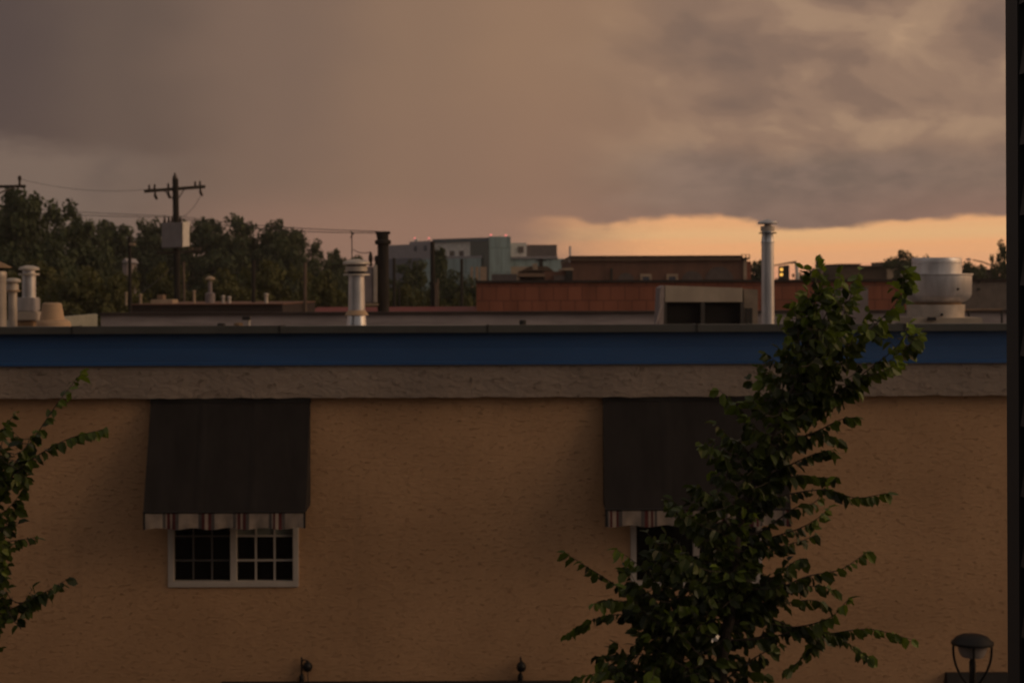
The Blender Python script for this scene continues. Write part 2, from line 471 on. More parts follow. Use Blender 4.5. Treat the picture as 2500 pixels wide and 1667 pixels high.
def wall_with_holes():
    """front wall face cut round the two windows, 0.25 m thick reveals"""
    mb = MB()
    xs = [BX0, X(412, WY), X(723, WY), X(1541, WY), X(1854, WY), BX1]
    zs = [0.0, z_(1428), z_(1190), z_(960)]
    for i in range(5):
        for k in range(3):
            if k == 1 and i in (1, 3): continue
            # dense enough for the outline, bump does the trowel marks
            mb.poly([(xs[i], WY, zs[k]), (xs[i + 1], WY, zs[k]), (xs[i + 1], WY, zs[k + 1]), (xs[i], WY, zs[k + 1])])
    for i in (1, 3):
        a, b, lo, hi = xs[i], xs[i + 1], zs[1], zs[2]
        d = .14
        mb.poly([(a, WY, lo), (a, WY + d, lo), (b, WY + d, lo), (b, WY, lo)])
        mb.poly([(a, WY, hi), (b, WY, hi), (b, WY + d, hi), (a, WY + d, hi)])
        mb.poly([(a, WY, lo), (a, WY, hi), (a, WY + d, hi), (a, WY + d, lo)])
        mb.poly([(b, WY, lo), (b, WY + d, lo), (b, WY + d, hi), (b, WY, hi)])
    # sides and back
    for x in (BX0, BX1):
        mb.poly([(x, WY, 0), (x, 40.3, 0), (x, 40.3, zs[3]), (x, WY, zs[3])])
    mb.poly([(BX0, 40.3, 0), (BX1, 40.3, 0), (BX1, 40.3, zs[3]), (BX0, 40.3, zs[3])])
    return mb


wall_with_holes().build('wall', M['stucco'], bld)
zt_ = lambda py: Z(py - 2, WY)
# grey stucco band: a slightly uneven lower edge
band_mb = MB()
n = 220
zt = zt_(889)
ys = WY - .13
top, bot, bb = [], [], []
rb = random.Random(3)
ph = [rb.uniform(0, 6.28) for _ in range(5)]
for i in range(n + 1):
    x = BX0 - .02 + (BX1 - BX0 + .04) * i / n
    dz = .003 * math.sin(x * 2.1 + ph[0]) + .003 * math.sin(x * 7.3 + ph[1]) + .003 * math.sin(x * 17 + ph[2]) + rb.uniform(-.006, .006)
    top.append((x, ys, zt)); bot.append((x, ys + .012 * math.sin(x * 5 + ph[3]), zt_(970) + dz)); bb.append((x, WY + .05, zt_(967) + dz * .5))
for i in range(n):
    band_mb.poly([bot[i], bot[i + 1], top[i + 1], top[i]])
    band_mb.poly([bb[i], bb[i + 1], bot[i + 1], bot[i]])
    band_mb.poly([top[i], top[i + 1], (top[i + 1][0], WY + .25, zt), (top[i][0], WY + .25, zt)])
band_mb.build('band', M['beam'], bld)
# blue fascia with a drip lip along its foot
fp = [(WY + .2, zt_(811)), (WY - .100, zt_(811)), (WY - .118, zt_(850)), (WY - .145, zt_(881)), (WY - .148, zt_(883)), (WY - .168, zt_(884.5)), (WY - .172, zt_(890.5)), (WY + .2, zt_(890.5))]
MB().prism([(BX0 - .05, y, z) for y, z in fp], (BX1 - BX0 + .1, 0, 0)).build('fascia', M['blue'], bld)
seams = [BX0 - .08] + [X(v, WY) for v in (-320, 185, 687, 1190, 1697, 2200, 2700)] + [BX1 + .08]
for a, b in zip(seams[:-1], seams[1:]):
    jz = rng.uniform(-.006, .006)
    cp = [(WY + .36, zt_(796) + .0), (WY - .22, zt_(794.5) + jz), (WY - .225, zt_(812.5)), (WY - .17, zt_(812.5)), (WY - .17, zt_(800)), (WY + .36, zt_(802))]
    MB().prism([(a + .006, y, z) for y, z in cp], (b - a - .012, 0, 0)).build('coping', M['coping'], bld)
for s_ in seams[1:-1]:
    MB().box(s_ - .016, s_ + .016, WY - .23, WY + .3, zt_(813), zt_(794)).build('coping_seam', M['seam'], bld)
RZ = H - .95
MB().box(BX0, BX1, WY + .37, 40.0, RZ - .2, RZ).build('roof', M['roof'], bld)
# inner parapets of the roof well
PT = Z(762, 40.)
MB().box(X(246, 40), BX1, 40.0, 40.3, RZ, Z(767, 40)).build('rear_parapet', M['parapet'], bld)
MB().box(X(244, 40), BX1, 39.93, 40.35, Z(766.5, 40), Z(760, 40)).build('rear_coping', M['darkcap'], bld)
MB().prism([P(120, 776, 36.5), P(238, 766, 39.4), P(238, 800, 39.4), P(120, 812, 36.5)], (-.1, .2, 0)).build('side_parapet', M['parapet_green'], bld)
MB().box(BX0, X(120, 36.5), 36.6, 36.8, RZ, Z(778, 36.5)).build('side_parapet', M['parapet_green'], bld)


def window(lx, rx, by, grid, muntin_left):
    """slider window; the pane mesh carries frame and grilles"""
    d0, d1 = WY - .03, WY + .10
    z0, z1 = z_(by), z_(1184)
    x0, x1 = X(lx, WY), X(rx, WY)
    pane = MB().box(x0 + .03, x1 - .03, WY + .075, WY + .085, z0 + .03, z1 - .02).build('window', M['glass'], bld)
    t = .082
    fr = MB()
    fr.box(x0, x1, d0, d1 - .03, z0, z0 + t); fr.box(x0, x1, d0, d1 - .03, z1 - t, z1)
    fr.box(x0, x0 + t, d0 + .003, d1 - .03, z0 + t, z1 - t); fr.box(x1 - t, x1, d0 + .003, d1 - .03, z0 + t, z1 - t)
    fr.build('frame', M['frame'], pane, bevel=.008)
    mid = (x0 + x1) / 2
    mu = MB().box(mid - .045, mid + .045, WY - .012, d1 - .032, z0 + t, z1 - t)
    mu.build('meeting_stile', M['frame'], pane, bevel=.006)
    if grid:
        for side, m_, lo, hi in ((0, M['framedk'], x0 + t, mid - .045), (1, M['frame'], mid + .045, x1 - t)):
            gb = MB(); w = .013 if side else .011
            ty = WY + .045
            for k in (1, 2):
                xx = lo + (hi - lo) * k / 3
                gb.box(xx - w, xx + w, ty, ty + .02, z0 + t, z1 - t)
            for py in (1366, 1306.5, 1247):
                zz = z_(py); gb.box(lo, hi, ty - .003, ty + .017, zz - w, zz + w)
            gb.build('grille', m_, pane)
        # a drawn-up blind behind the upper panes
        MB().box(mid + .05, x1 - t - .002, WY + .062, WY + .068, z_(1304), z1 - t).build('blind', M['blind'], pane)
    return pane


window(*LW, True, True)
window(*RW, False, False)


# ------------------------------------------------------------------ window awnings
def awning(x0p, x1p, topp, botp, valp, p, label, pattern):
    """p = how far it stands out from the wall"""
    x0, x1 = X(x0p, WY), X(x1p, WY)
    zt, zb = z_(topp), Z(botp, WY - p)
    zv = Z(valp, WY - p)
    a = thing('awning', label, 'awning', ((x0 + x1) / 2, WY, zb), 'charcoal window awnings')
    fy = WY - p
    # canopy: a taut sheet sagging a little between its bars, with welts down the seams
    mb = MB(); nx, nz = 48, 16
    th = .012
    def pt(u, v, o):
        x = x0 + (x1 - x0) * u
        sag = -.030 * math.sin(math.pi * v) * (1 - .35 * math.cos(u * math.pi * 6)) - .006 * math.sin(u * math.pi * 14) * v
        o += .012 * sum(max(0, 1 - abs(u - w) * 60) for w in (.335, .665))
        return (x, WY - .07 + (fy - WY + .07) * v + .012 * math.sin(u * 21) * v * (1 - v) - o * .9, zt + (zb - zt) * v + sag * 1. + o * .3)
    for layer in (0, 1):
        b = len(mb.v)
        for j in range(nz + 1):
            for i in range(nx + 1): mb.v.append(pt(i / nx, j / nz, th * (1 - layer)))
        for j in range(nz):
            for i in range(nx):
                q = [b + j * (nx + 1) + i, b + j * (nx + 1) + i + 1, b + (j + 1) * (nx + 1) + i + 1, b + (j + 1) * (nx + 1) + i]
                mb.face(q[::-1] if layer == 0 else q)
    mb.build('canopy', M['awning'], a, smooth=True)
    MB().box(x0 - .005, x1 + .005, WY - .10, WY - .002, zt - .03, zt + .06).build('head_rail', M['awn_edge'], a)
    MB().tube([(x0, fy - .012, zb + .005), (x1, fy - .012, zb + .005)], .018, 8).build('front_bar', M['awn_edge'], a, True)
    # side cheeks with a bound edge
    for x, e in ((x0 + .012, -1), (x1 - .012, 1)):
        MB().prism([(x, WY - .01, zt - .04), (x, WY - .01, zb + .06), (x, WY - .06, zb + .02), (x, fy + .02, zb + .0), (x, WY - .09, zt - .05)], (.01 * e, 0, 0)).build('side_panel', M['awn_edge'], a)
    # striped valance with a scalloped foot
    vb = MB(); nxv = 150
    xs_ = [x0 + (x1 - x0) * i / nxv for i in range(nxv + 1)]
    def foot(u): return zv - .012 + .026 * math.sin(math.pi * (u * pattern[2] + pattern[3])) ** 2
    def vy(u, w): return fy - .016 - .010 * w * math.sin(u * 33) - .006 * w * math.sin(u * 71)
    for i in range(nxv):
        u, u2 = i / nxv, (i + 1) / nxv
        um = (u + u2) / 2
        q = ((um * (x1p - x0p) - pattern[0]) % pattern[1])
        if um < .012 or um > .988: vb.cur = 3
        elif 0 <= q < 8 or 31 <= q < 39: vb.cur = 2
        elif 9.5 <= q < 16.5 or 23.5 <= q < 30.5: vb.cur = 1
        else: vb.cur = 0
        A = (xs_[i], vy(u, 0), zb - .005); B = (xs_[i + 1], vy(u2, 0), zb - .005)
        C1 = (xs_[i + 1], vy(u2, 1), foot(u2)); D = (xs_[i], vy(u, 1), foot(u))
        vb.prism([A, D, C1, B], (0, .006, 0))
    vb.build('valance', [M['cream'], M['maroon'], M['greystripe'], M['awn_edge']], a)
    # arms holding the front bar
    for x in (x0 + .05, x1 - .05):
        MB().tube([(x, WY - .01, zb + .12), (x, fy, zb + .01)], .011, 6).build('arm', M['iron'], a, True)
    return a


awning(370, 757, 975, 1248, 1288, .62, 'charcoal canvas awning over the white grilled window, scalloped striped valance, clear of foliage', (47, 84, 4.6, .1))
awning(1470, 1914, 974, 1245, 1285, .55, 'charcoal canvas awning half hidden behind the street tree, over the darker window', (2, 84, 5.2, .8))


# ------------------------------------------------------------------ low black shop canopies and their lamps
def canopy(x0p, x1p, topp, label):
    x0, x1 = X(x0p, WY), X(x1p, WY); zt = z_(topp)
    t = thing('shop_canopy', label, 'canopy', ((x0 + x1) / 2, WY, zt - 1), 'black shop canopies')
    s = .14
    MB().prism([(x0 + s, WY - .004, zt), (x1 - s, WY - .004, zt), (x1 - s, WY - .10, zt), (x0 + s, WY - .10, zt)][::-1], (0, 0, -.03)).build('head_rail', M['canopy'], t)
    mb = MB()
    mb.poly([(x0 + s, WY - .10, zt - .002), (x0, WY - .85, zt - .85), (x1, WY - .85, zt - .85), (x1 - s, WY - .10, zt - .002)])
    mb.poly([(x0 + s, WY - .10, zt - .012), (x1 - s, WY - .10, zt - .012), (x1, WY - .85, zt - .862), (x0, WY - .85, zt - .862)])
    mb.poly([(x0 + s, WY - .10, zt), (x0 + s, WY, zt), (x0, WY, zt - .85), (x0, WY - .85, zt - .85)])
    mb.poly([(x1 - s, WY, zt), (x1 - s, WY - .10, zt), (x1, WY - .85, zt - .85), (x1, WY, zt - .85)])
    mb.build('cover', M['canopy'], t)
    MB().box(x0, x1, WY - .86, WY - .84, zt - 1.08, zt - .865).build('valance', M['canopy'], t)
    return t


canopy(515, 1432, 1660, 'long black shop canopy carrying two iron lamps')
canopy(2280, 2640, 1643, 'black shop canopy behind the post-top street lamp')


def sign_lamp():
    t = thing('canopy_lamp', 'black iron lamp on the shop canopy, its round shade seen beside its arm', 'lamp', (0, 0, 0), 'iron lamps on the canopy')
    MB().lathe((0, 0, -.04), [(.055, 0), (.055, .03), (.035, .05), (.040, .09), (.028, .13), (.014, .15)], 14).build('base', M['iron'], t, True)
    MB().tube([(0, 0, .09), (.003, 0, .2), (.004, 0, .32), (.004, 0, .345)], [.012, .012, .014, .004], 8).build('stem', M['iron'], t, True)
    MB().tube([(0, 0, .27), (0, -.03, .305), (0, -.07, .30), (0, -.09, .28)], .009, 8).build('arm', M['iron'], t, True)
    MB().lathe((0, -.09, .14), [(.012, .0), (.045, .012), (.068, .05), (.068, .085), (.052, .12), (.022, .145), (.010, .16)], 18).build('shade', M['iron'], t, True)
    MB().tube([(0, -.09, .14), (0, -.092, .06), (0, -.10, -.03)], .006, 6).build('stay', M['iron'], t, True)
    return t


l1 = sign_lamp()
l1.location = (X(733, 24.95), 24.95, z_(1659)); l1.rotation_euler = (0, 0, R(75))
l2 = copy_tree(l1)
l2.location = (X(1267, 24.95), 24.95, z_(1659)); l2.rotation_euler = (0, 0, R(8))
l2['label'] = 'black iron lamp on the shop canopy with its shade end-on under a pointed finial'


# ------------------------------------------------------------------ street lamp
LD = 21.
lx = X(2371, LD)
lamp = thing('street_lamp', 'black post-top street lamp with frosted bowl inside four curved arms', 'street lamp', (lx, LD, .13))
u = LD / F
zc = lambda py: Z(py, LD)
MB().lathe((lx, LD, zc(1576)), [(.0, .0), (51 * u, .0), (51 * u, 6 * u), (45 * u, 11 * u), (38 * u, 18 * u), (28 * u, 22.5 * u), (0.01, 25 * u)], 28).build('cap', M['iron'], lamp, True)
MB().lathe((lx, LD, zc(1607)), [(.06, 0), (26 * u, 1 * u), (32 * u, 10 * u), (38 * u, 31.5 * u)], 24).build('diffuser', M['lampglass'], lamp, True)
for k in range(4):
    a = R(80 + 90 * k)
    pts = []
    for q in range(9):
        v = q / 8
        r = (45 * (1 - v ** 2.2) + 9 * v) * u
        pts.append((lx + r * math.cos(a), LD + r * math.sin(a), zc(1574) - v * 105 * u))
    MB().tube(pts, 3.1 * u, 8).build('arm', M['iron'], lamp, True)
MB().lathe((lx, LD, .13), [(.17, 0), (.17, .10), (.12, .2), (.10, .7), (.065, .85), (.052, 2.5), (.045, zc(1690) - .13), (.075, zc(1684) - .13), (.075, zc(1676) - .13), (8 * u, zc(1670) - .13), (8 * u, zc(1618) - .13), (5 * u, zc(1612) - .13), (5 * u, zc(1606) - .13)], 18).build('post', M['iron'], lamp, True)


# ------------------------------------------------------------------ the clapboard wall beside the camera
SX = 4.0 * (2451.5 - 1250) / F
cw = thing('clapboard_house', 'dark clapboard house wall with corner board, close beside the viewpoint', 'house wall', (SX, 3.9, 0))
D0 = 3.985
MB().box(SX + .0, SX + .115, 3.885, D0, 4., 12.).build('corner_board', M['corner'], cw, bevel=.003)
lap = .152
mb = MB()
zb0 = Z(186, 3.87) - lap * 40
for k in range(80):
    z0 = zb0 + k * lap
    y0 = .8
    mb.poly([(SX + .002, y0, z0), (SX + .002, 3.883, z0), (SX + .020, 3.883, z0 + lap), (SX + .020, y0, z0 + lap)][::-1])
    mb.poly([(SX + .002, y0, z0), (SX + .020, y0, z0 - .0001), (SX + .020, 3.883, z0 - .0001), (SX + .002, 3.883, z0)][::-1])
mb.build('siding', M['siding'], cw)
MB().box(-16., SX + 3., -9., -1.5, 0, 11.).build('rear_shade_block', M['siding'], cw)  # unseen house mass, added to darken the lower stucco wall
MB().box(-40., -16.02, -9., 8., 0, 17.).build('side_shade_block', M['siding'], cw)  # unseen block, made up to shade one end of the stucco wall
MB().box(SX + .04, SX + 3., .8, D0 - .03, 0, 12.).build('wall', M['siding'], cw)


# ------------------------------------------------------------------ rooftop flues, vents, fan and unit on the stucco building
GF = 'flues and vents on the stucco building roof'


def lathe_px(cx, d, rows, name, m, parent, seg=24):
    """rows: (image row, half width in px), top to bottom"""
    k = d / F
    rows = sorted(rows, key=lambda r: -r[0]) if False else rows[::-1]
    zb = Z(rows[0][0], d)
    return MB().lathe((X(cx, d), d, zb), [(max(h, .05) * k, Z(y, d) - zb) for y, h in rows], seg).build(name, m, parent, True)


def flue(name, label, cx, d): return thing(name, label, 'flue', (X(cx, d), d, RZ), GF)


d = 28.
f = flue('flue', 'tall slim grey flue with a mushroom cap against the orange strip of sky', 1874.5, d)
lathe_px(1874.5, d, [(537, 3), (540, 10), (543, 22), (547, 24.5), (549.5, 24), (550, 10)], 'cap', M['galv'], f)
lathe_px(1874.5, d, [(549.5, 8), (554, 9), (555, 17.5), (567, 17)], 'collar', M['galvwarm'], f)
lathe_px(1874.5, d, [(570, 22), (572.5, 22)], 'flange', M['capdark'], f)
lathe_px(1874.5, d, [(567, 14), (573, 14.5), (575, 14), (593, 15.5)], 'neck', M['galvbright'], f)
lathe_px(1874.5, d, [(592, 16.4), (597, 16.4)], 'joint_ring', M['galv'], f)
lathe_px(1874.5, d, [(596, 15.2), (860, 16.2)], 'pipe', M['galv'], f)

d = 29.5
f = flue('flue', 'stout grey flue with flat cap and slotted collar, in front of a transformer and pole', 870.5, d)
lathe_px(870.5, d, [(631, 6), (634, 22), (638, 32), (643, 34), (645.5, 32), (646, 20)], 'cap', M['galvwarm'], f)
lathe_px(870.5, d, [(645.5, 24), (650, 24)], 'throat', M['capdark'], f)
lathe_px(870.5, d, [(649, 26.5), (661, 26.5)], 'collar', M['galvwarm'], f)
lathe_px(870.5, d, [(661, 21), (668, 21)], 'louvre', M['capdark'], f)
lathe_px(870.5, d, [(667.5, 32), (671, 33), (671.6, 26)], 'flange', M['galvwarm'], f)
lathe_px(870.5, d, [(671, 19.2), (757, 20.5)], 'pipe', M['galv'], f)
lathe_px(870.5, d, [(756, 20.8), (760, 24), (767, 29), (768.2, 29)], 'storm_collar', M['claypot'], f)
lathe_px(870.5, d, [(768, 22), (860, 31)], 'flashing_cone', M['galvbright'], f)

d = 28.5
f = flue('flue', 'pale flue with wide conical rain cap at the edge of the group', -3, d)
lathe_px(-3, d, [(633, 1), (640, 16), (648, 31), (649.5, 31), (650, 12)], 'cap', M['rustband'], f)
lathe_px(-3, d, [(649, 11), (660, 11)], 'throat', M['capdark'], f)
lathe_px(-3, d, [(658, 17), (663, 19), (672, 19), (674, 18), (860, 18.5)], 'pipe', M['galvwarm'], f)

d = 29.2
f = flue('flue', 'short narrow flue with two rings, squeezed between two taller flues', 31, d)
lathe_px(31, d, [(674.5, 8), (677, 17), (682, 20), (685.5, 19), (686, 10)], 'cap', M['galvwarm'], f)
lathe_px(31, d, [(686, 12), (690, 12), (690.5, 14.5), (704, 14.5), (705, 16.5), (709, 16.5)], 'collar', M['galvwarm'], f)
lathe_px(31, d, [(704, 19), (707, 19)], 'flange', M['rustband'], f)
lathe_px(31, d, [(708, 10.5), (860, 11)], 'pipe', M['galvwarm'], f)

d = 30.
f = flue('flue', 'grey flue rising out of stacked square curb boxes', 71, d)
lathe_px(71, d, [(644, 8), (648, 22), (652, 25), (655, 25), (656, 15)], 'cap', M['galvwarm'], f)
lathe_px(71, d, [(655.5, 15), (664, 15)], 'collar', M['galv'], f)
lathe_px(71, d, [(663, 25), (668, 25)], 'flange', M['galvwarm'], f)
lathe_px(71, d, [(666, 16.4), (725, 16.4)], 'pipe', M['galv'], f)
k = d / F
for (a, b, t, bo, dep, m_) in ((40, 92, 722, 756, .34, 'galv'), (38, 98, 756.5, 778, .40, 'galvwarm'), (43, 86, 778.5, 850, .3, 'rustband')):
    MB().box(X(a, d), X(b, d), d - dep / 2, d + dep / 2, Z(bo, d), Z(t, d)).build('curb_box', M[m_], f, bevel=.02)

d = 29.
f = flue('roof_vent', 'stubby clay coloured tapered roof vent on a round base', 131, d)
f['category'] = 'roof vent'
lathe_px(127, d, [(735, 18), (737, 22.5), (740, 23.5), (779, 30)], 'hood', M['claypot'], f)
lathe_px(131, d, [(776, 30), (780, 38), (786, 41.5), (850, 42)], 'base', M['claypot'], f)

# upblast fan
d = 30.
f = thing('exhaust_fan', 'big round galvanised exhaust fan with stepped drum on a roof curb', 'exhaust fan', (X(2287, d), d, RZ))
lathe_px(2287, d, [(633, 55), (634, 59), (636, 60), (645, 60), (646, 58.8), (648, 58.8), (649, 60), (674, 60.5)], 'motor_cap', M['galv'], f, 40)
lathe_px(2287, d, [(672, 87), (675, 87), (677, 83.5), (722, 83), (729, 80), (735, 74), (740, 66), (742, 58)], 'wind_band', M['galv'], f, 48)
lathe_px(2287, d, [(733, 62), (748, 58)], 'neck', M['rustband'], f, 36)
lathe_px(2284, d, [(747, 70), (778, 68.5)], 'shroud_base', M['galvwarm'], f, 40)
k = d / F
MB().box(X(2208, d), X(2376, d), d - .6, d + .55, RZ, Z(778, d)).build('curb', M['acbeige'], f, bevel=.015)
for px, py in ((2339, 706), (2300, 768)):
    q = P(px, py, d - .60 if py < 740 else d - .49)
    MB().lathe((q.x, q.y, q.z - .02), [(.02, 0), (.025, .02), (.02, .04)], 10).build('bolt', M['capdark'], f, True)
MB().box(X(2243, d), X(2262, d), d - .68, d - .6, Z(784, d), Z(776, d)).build('bracket', M['capdark'], f)

# rooftop unit with two big intake openings, turned a little
d = 32.
f = thing('rooftop_unit', 'beige rooftop air unit with two black intake openings', 'air conditioner', (X(1725, d), d, RZ))
yw = .35   # the far end recedes


def uq(px, py, dd=0.):
    dd_ = d + (px - 1612) / 240. * yw + dd
    return P(px, py, dd_)


zlo = RZ + .05
MB().prism([uq(1624, 697), uq(1813, 703), uq(1813, 737), uq(1624, 737)], (.0, 1.0, 0)).build('hood', M['acbeige'], f)
MB().prism([uq(1624, 737.5, .12), uq(1813, 737.5, .12), uq(1813, 840, .12), uq(1624, 840, .12)], (0, .9, 0)).build('intake_opening', M['acdark'], f)
for a, b in ((1620, 1628), (1711, 1721), (1808, 1816)):
    MB().prism([uq(a, 737.3, .0), uq(b, 737.3, 0), uq(b, 840, 0), uq(a, 840, 0)], (0, .10, 0)).build('intake_post', M['acpost'], f)
MB().prism([uq(1612, 703, -.02), uq(1622.5, 697, 0), uq(1619, 840, 0), uq(1606, 840, -.02)], (0, 1.02, 0)).build('side_panel', M['acgrey'], f)
MB().prism([uq(1816.5, 705, .05), uq(1850, 707, .05), uq(1850, 840, .05), uq(1816.5, 840, .05)], (0, .9, 0)).build('end_section', M['acend'], f)
lv = MB()
for a, b in ((1820, 1826), (1829, 1837)):
    lv.prism([uq(a, 752, .03), uq(b, 752, .03), uq(b, 840, .03), uq(a, 840, .03)], (0, .015, 0))
lv.build('louvre', M['capdark'], f)
MB().tube([uq(1614, 745, -.1), uq(1600, 795, -.25), uq(1594, 840, -.3)], .02, 8).build('brace', M['acgrey'], f, True)

d = 36.
f = thing('equipment_box', 'plain grey equipment box behind the tip of the street tree', 'equipment box', (X(2063, d), d, RZ))
MB().box(X(2008, d), X(2120, d), d, d + .7, RZ, Z(705, d)).build('cabinet', M['acgrey'], f, bevel=.02)
MB().box(X(2004, d), X(2124, d), d - .03, d + .73, Z(705, d) + .002, Z(701, d)).build('lid', M['cornice'], f, bevel=.01)

# small fittings peeping over the coping
d = 34.
f = thing('roof_outlet', 'small dark capped outlet beside a short white pipe, just above the coping', 'roof outlet', (X(600, d), d, RZ))
MB().box(X(592, d), X(611, d), d - .07, d + .07, Z(779, d), Z(770, d)).build('cap', M['capdark'], f)
MB().lathe((X(607, d), d, RZ), [(.032, 0), (.032, Z(771, d) - RZ)], 10).build('pipe', M['frame'], f, True)
for px, pw, py, m_, lb in ((540, 20, 787, 'capdark', 'low dark roof drain cover near a small white pipe'), (582, 22, 786, 'rustband', 'low rusty roof drain cover next to the white capped pipe'),
                           (1276, 17, 782, 'capdark', 'lone dark low roof drain cover in front of the orange brick wall')):
    f = thing('roof_drain', lb, 'roof drain', (X(px, d), d, RZ), 'low drain covers on the roof')
    MB().lathe((X(px, d), d, RZ), [(pw * d / F / 2, 0), (pw * d / F / 2, Z(py, d) - RZ - .01), (pw * d / F / 2.6, Z(py - 1, d) - RZ)], 14).build('dome', M[m_], f, True)
    MB().lathe((X(px, d), d, RZ), [(pw * d / F / 1.7, 0), (pw * d / F / 1.7, .03)], 14).build('flange', M['galv'], f, True)
d = 35.
f = thing('gas_pipe', 'yellowish gas pipe on stands along the roof behind the exhaust fan', 'pipe', (X(2405, d), d, RZ))
MB().tube([P(2352, 757, d), P(2447, 756, d)], .022, 8).build('run', M['cornice'], f, True)
for px in (2365, 2446):
    MB().tube([P(px, 757, d), (P(px, 757, d).x, d, RZ)], .022, 8).build('stand', M['capdark'], f, True)


# ------------------------------------------------------------------ utility poles, wires
def pole(name, label, px, d, topp, w, m, lean=0., group='poles beyond the roof', cat='utility pole'):
    t = thing(name, label, cat, (X(px + lean, d), d, 0), group)
    a = Vector((X(px + lean, d), d, 0)); b = P(px, topp, d)
    MB().tube([a, a.lerp(b, .5), b], [w * 1.25 / 2, w * 1.1 / 2, w / 2], 12).build('post', m, t, True)
    return t


d = 70.
up_ = pole('utility_pole', 'big dark utility pole with crossarm, insulators and a three-can transformer box', 428, d, 437, .24, M['wood'], 12)
MB().lathe(P(427, 437, d), [(.10, 0), (.09, .1), (.05, .14), (.045, .2), (.015, .25)], 10).build('pole_top_pin', M['insul'], up_, True)
A, B = P(353, 467, 69.2), P(500, 456, 71.)
MB().tube([A, B], .065, 6).build('crossarm', M['wood'], up_)
for px in (364, 377, 410, 476, 488):
    v = (px - 353) / 147.; q = A.lerp(B, v)
    MB().lathe((q.x, q.y, q.z + .05), [(.03, 0), (.055, .05), (.03, .09), (.05, .13), (.015, .2)], 8).build('insulator', M['insul'], up_, True)
for px in (378, 410, 489):
    v = (px - 353) / 147.; q = A.lerp(B, v)
    MB().tube([q + Vector((0, 0, -.05)), q + Vector((0, 0, -.2)), q + Vector((.06, 0, -.32)), q + Vector((.08, 0, -.36))], [.035, .06, .055, .02], 8).build('fuse_cutout', M['insul'], up_, True)
MB().tube([P(452, 459, d), P(434, 487, d)], .02, 6).build('brace', M['wood'], up_)
MB().tube([P(398, 463, d), P(424, 487, d)], .02, 6).build('brace', M['wood'], up_)
tb = MB().prism([P(394, 543, 69.5), P(445, 543, 69.2), P(445, 604, 69.2), P(394, 606, 69.5)], (.0, .5, 0)).build('transformer', M['trans'], up_, bevel=.03)
MB().prism([P(446, 543, 69.2), P(458, 541, 69.6), P(458, 601, 69.6), P(446, 603, 69.2)], (0.02, .3, 0)).build('lit_face', M['hwhite'], tb)  # transformer side catching the light, painted as a white slab
for px in (402, 412, 420, 440):
    q = P(px, 542, 69.5)
    MB().lathe((q.x, q.y, q.z - .02), [(.05, 0), (.06, .06), (.03, .1), (.05, .14), (.03, .18), (.02, .26)], 8).build('bushing', M['insul'], tb, True)
MB().tube([P(384, 618, 69.3), P(490, 613, 70.7)], .05, 6).build('lower_crossarm', M['wood'], up_)
for px in (462, 470, 480, 488):
    q = P(px, 613, 70.4); MB().lathe((q.x, q.y, q.z + .04), [(.035, 0), (.05, .05), (.03, .1)], 8).build('insulator', M['woodlight'], up_, True)
MB().tube([P(448, 640, 69.6), P(449, 700, 69.6), P(450, 764, 69.6)], .05, 8).build('riser_conduit', M['woodlight'], up_, True)

d = 66.
t = pole('light_pole', 'slim dark pole with a small pale floodlight near its top', 316, d, 577, .13, M['wood'], 5)
MB().box(P(318, 596, d).x, P(332, 596, d).x, d - .25, d - .05, Z(597, d), Z(590, d)).build('floodlight', M['beige'], t, bevel=.02)
d = 45.
t = pole('utility_pole', 'thick dark pole with bracket and ring on top beside the stout flue', 935, d, 566, .28, M['wood'], 2)
MB().box(X(918, d), X(953, d), d - .12, d + .12, Z(571, d), Z(564, d)).build('top_bracket', M['wood'], t, bevel=.01)
MB().tube([P(920, 568, d - .05), P(922, 582, d - .05), P(928, 592, d - .05)], .022, 6).build('bracket_arm', M['wood'], t)
MB().lathe(P(935, 598, d), [(.15, 0), (.20, .02), (.205, .11), (.15, .13)], 16).build('ring', M['wood'], t, True)
tr = MB().box(X(889, d), X(913, d), d - .2, d + .2, Z(739, d), Z(650, d)).build('transformer', M['trans'], t, bevel=.03)
MB().box(X(913.5, d), X(922, d), d - .24, d + .1, Z(737, d), Z(646, d)).build('lit_face', M['galvwarm'], tr, bevel=.01)  # brighter lit side of this transformer, put in as paler metal
MB().box(X(887, d), X(925, d), d - .26, d + .2, Z(744, d), Z(740, d)).build('bracket', M['beige'], tr)
for px, t0 in ((905, 616), (919, 624)):
    q = P(px, 650, d); MB().lathe((q.x, q.y, q.z), [(.045, 0), (.05, .06), (.03, .08), (.05, .14), (.06, .2), (.03, Z(t0, d) - Z(650, d))], 8).build('bushing', M['insul'], tr, True)
d = 75.
t = pole('utility_pole', 'dark straight pole standing in front of the white wall of the glass building', 1056, d, 590, .19, M['wood'])
MB().tube([P(1063, 690, d - .1), P(1063.5, 762, d - .1)], .045, 8).build('riser_conduit', M['woodlight'], t, True)
for px, dd, tp, w, mm, ln, lb in ((1127, 95., 632, .16, 'wood', 1, 'thin dark pole near the end of the orange brick wall'), (962, 85., 630, .13, 'wood', 0, 'thin pole close to the thick ringed pole'),
                                  (745, 60., 641, .11, 'woodlight', -4, 'leaning pale pole above the orange and beige bins'), (619, 60., 635, .13, 'wood', 0, 'dark bare pole in front of the olive shrubs'),
                                  (975, 88., 700, .10, 'wood', 0, 'short thin stub pole among the shrubs under the glass building'), (1068, 80., 680, .10, 'woodlight', 4, 'short pale post just past the pole by the white wall')):
    pole('pole', lb, px, dd, tp, w, M[mm], ln, cat='pole')
t = pole('antenna_mast', 'thin antenna mast rising from behind the stout flue', 859, 50., 568, .028, M['wire'], 0, None, 'antenna')
MB().tube([P(856, 566, 50), P(864, 572, 50)], .022, 6).build('head', M['capdark'], t)
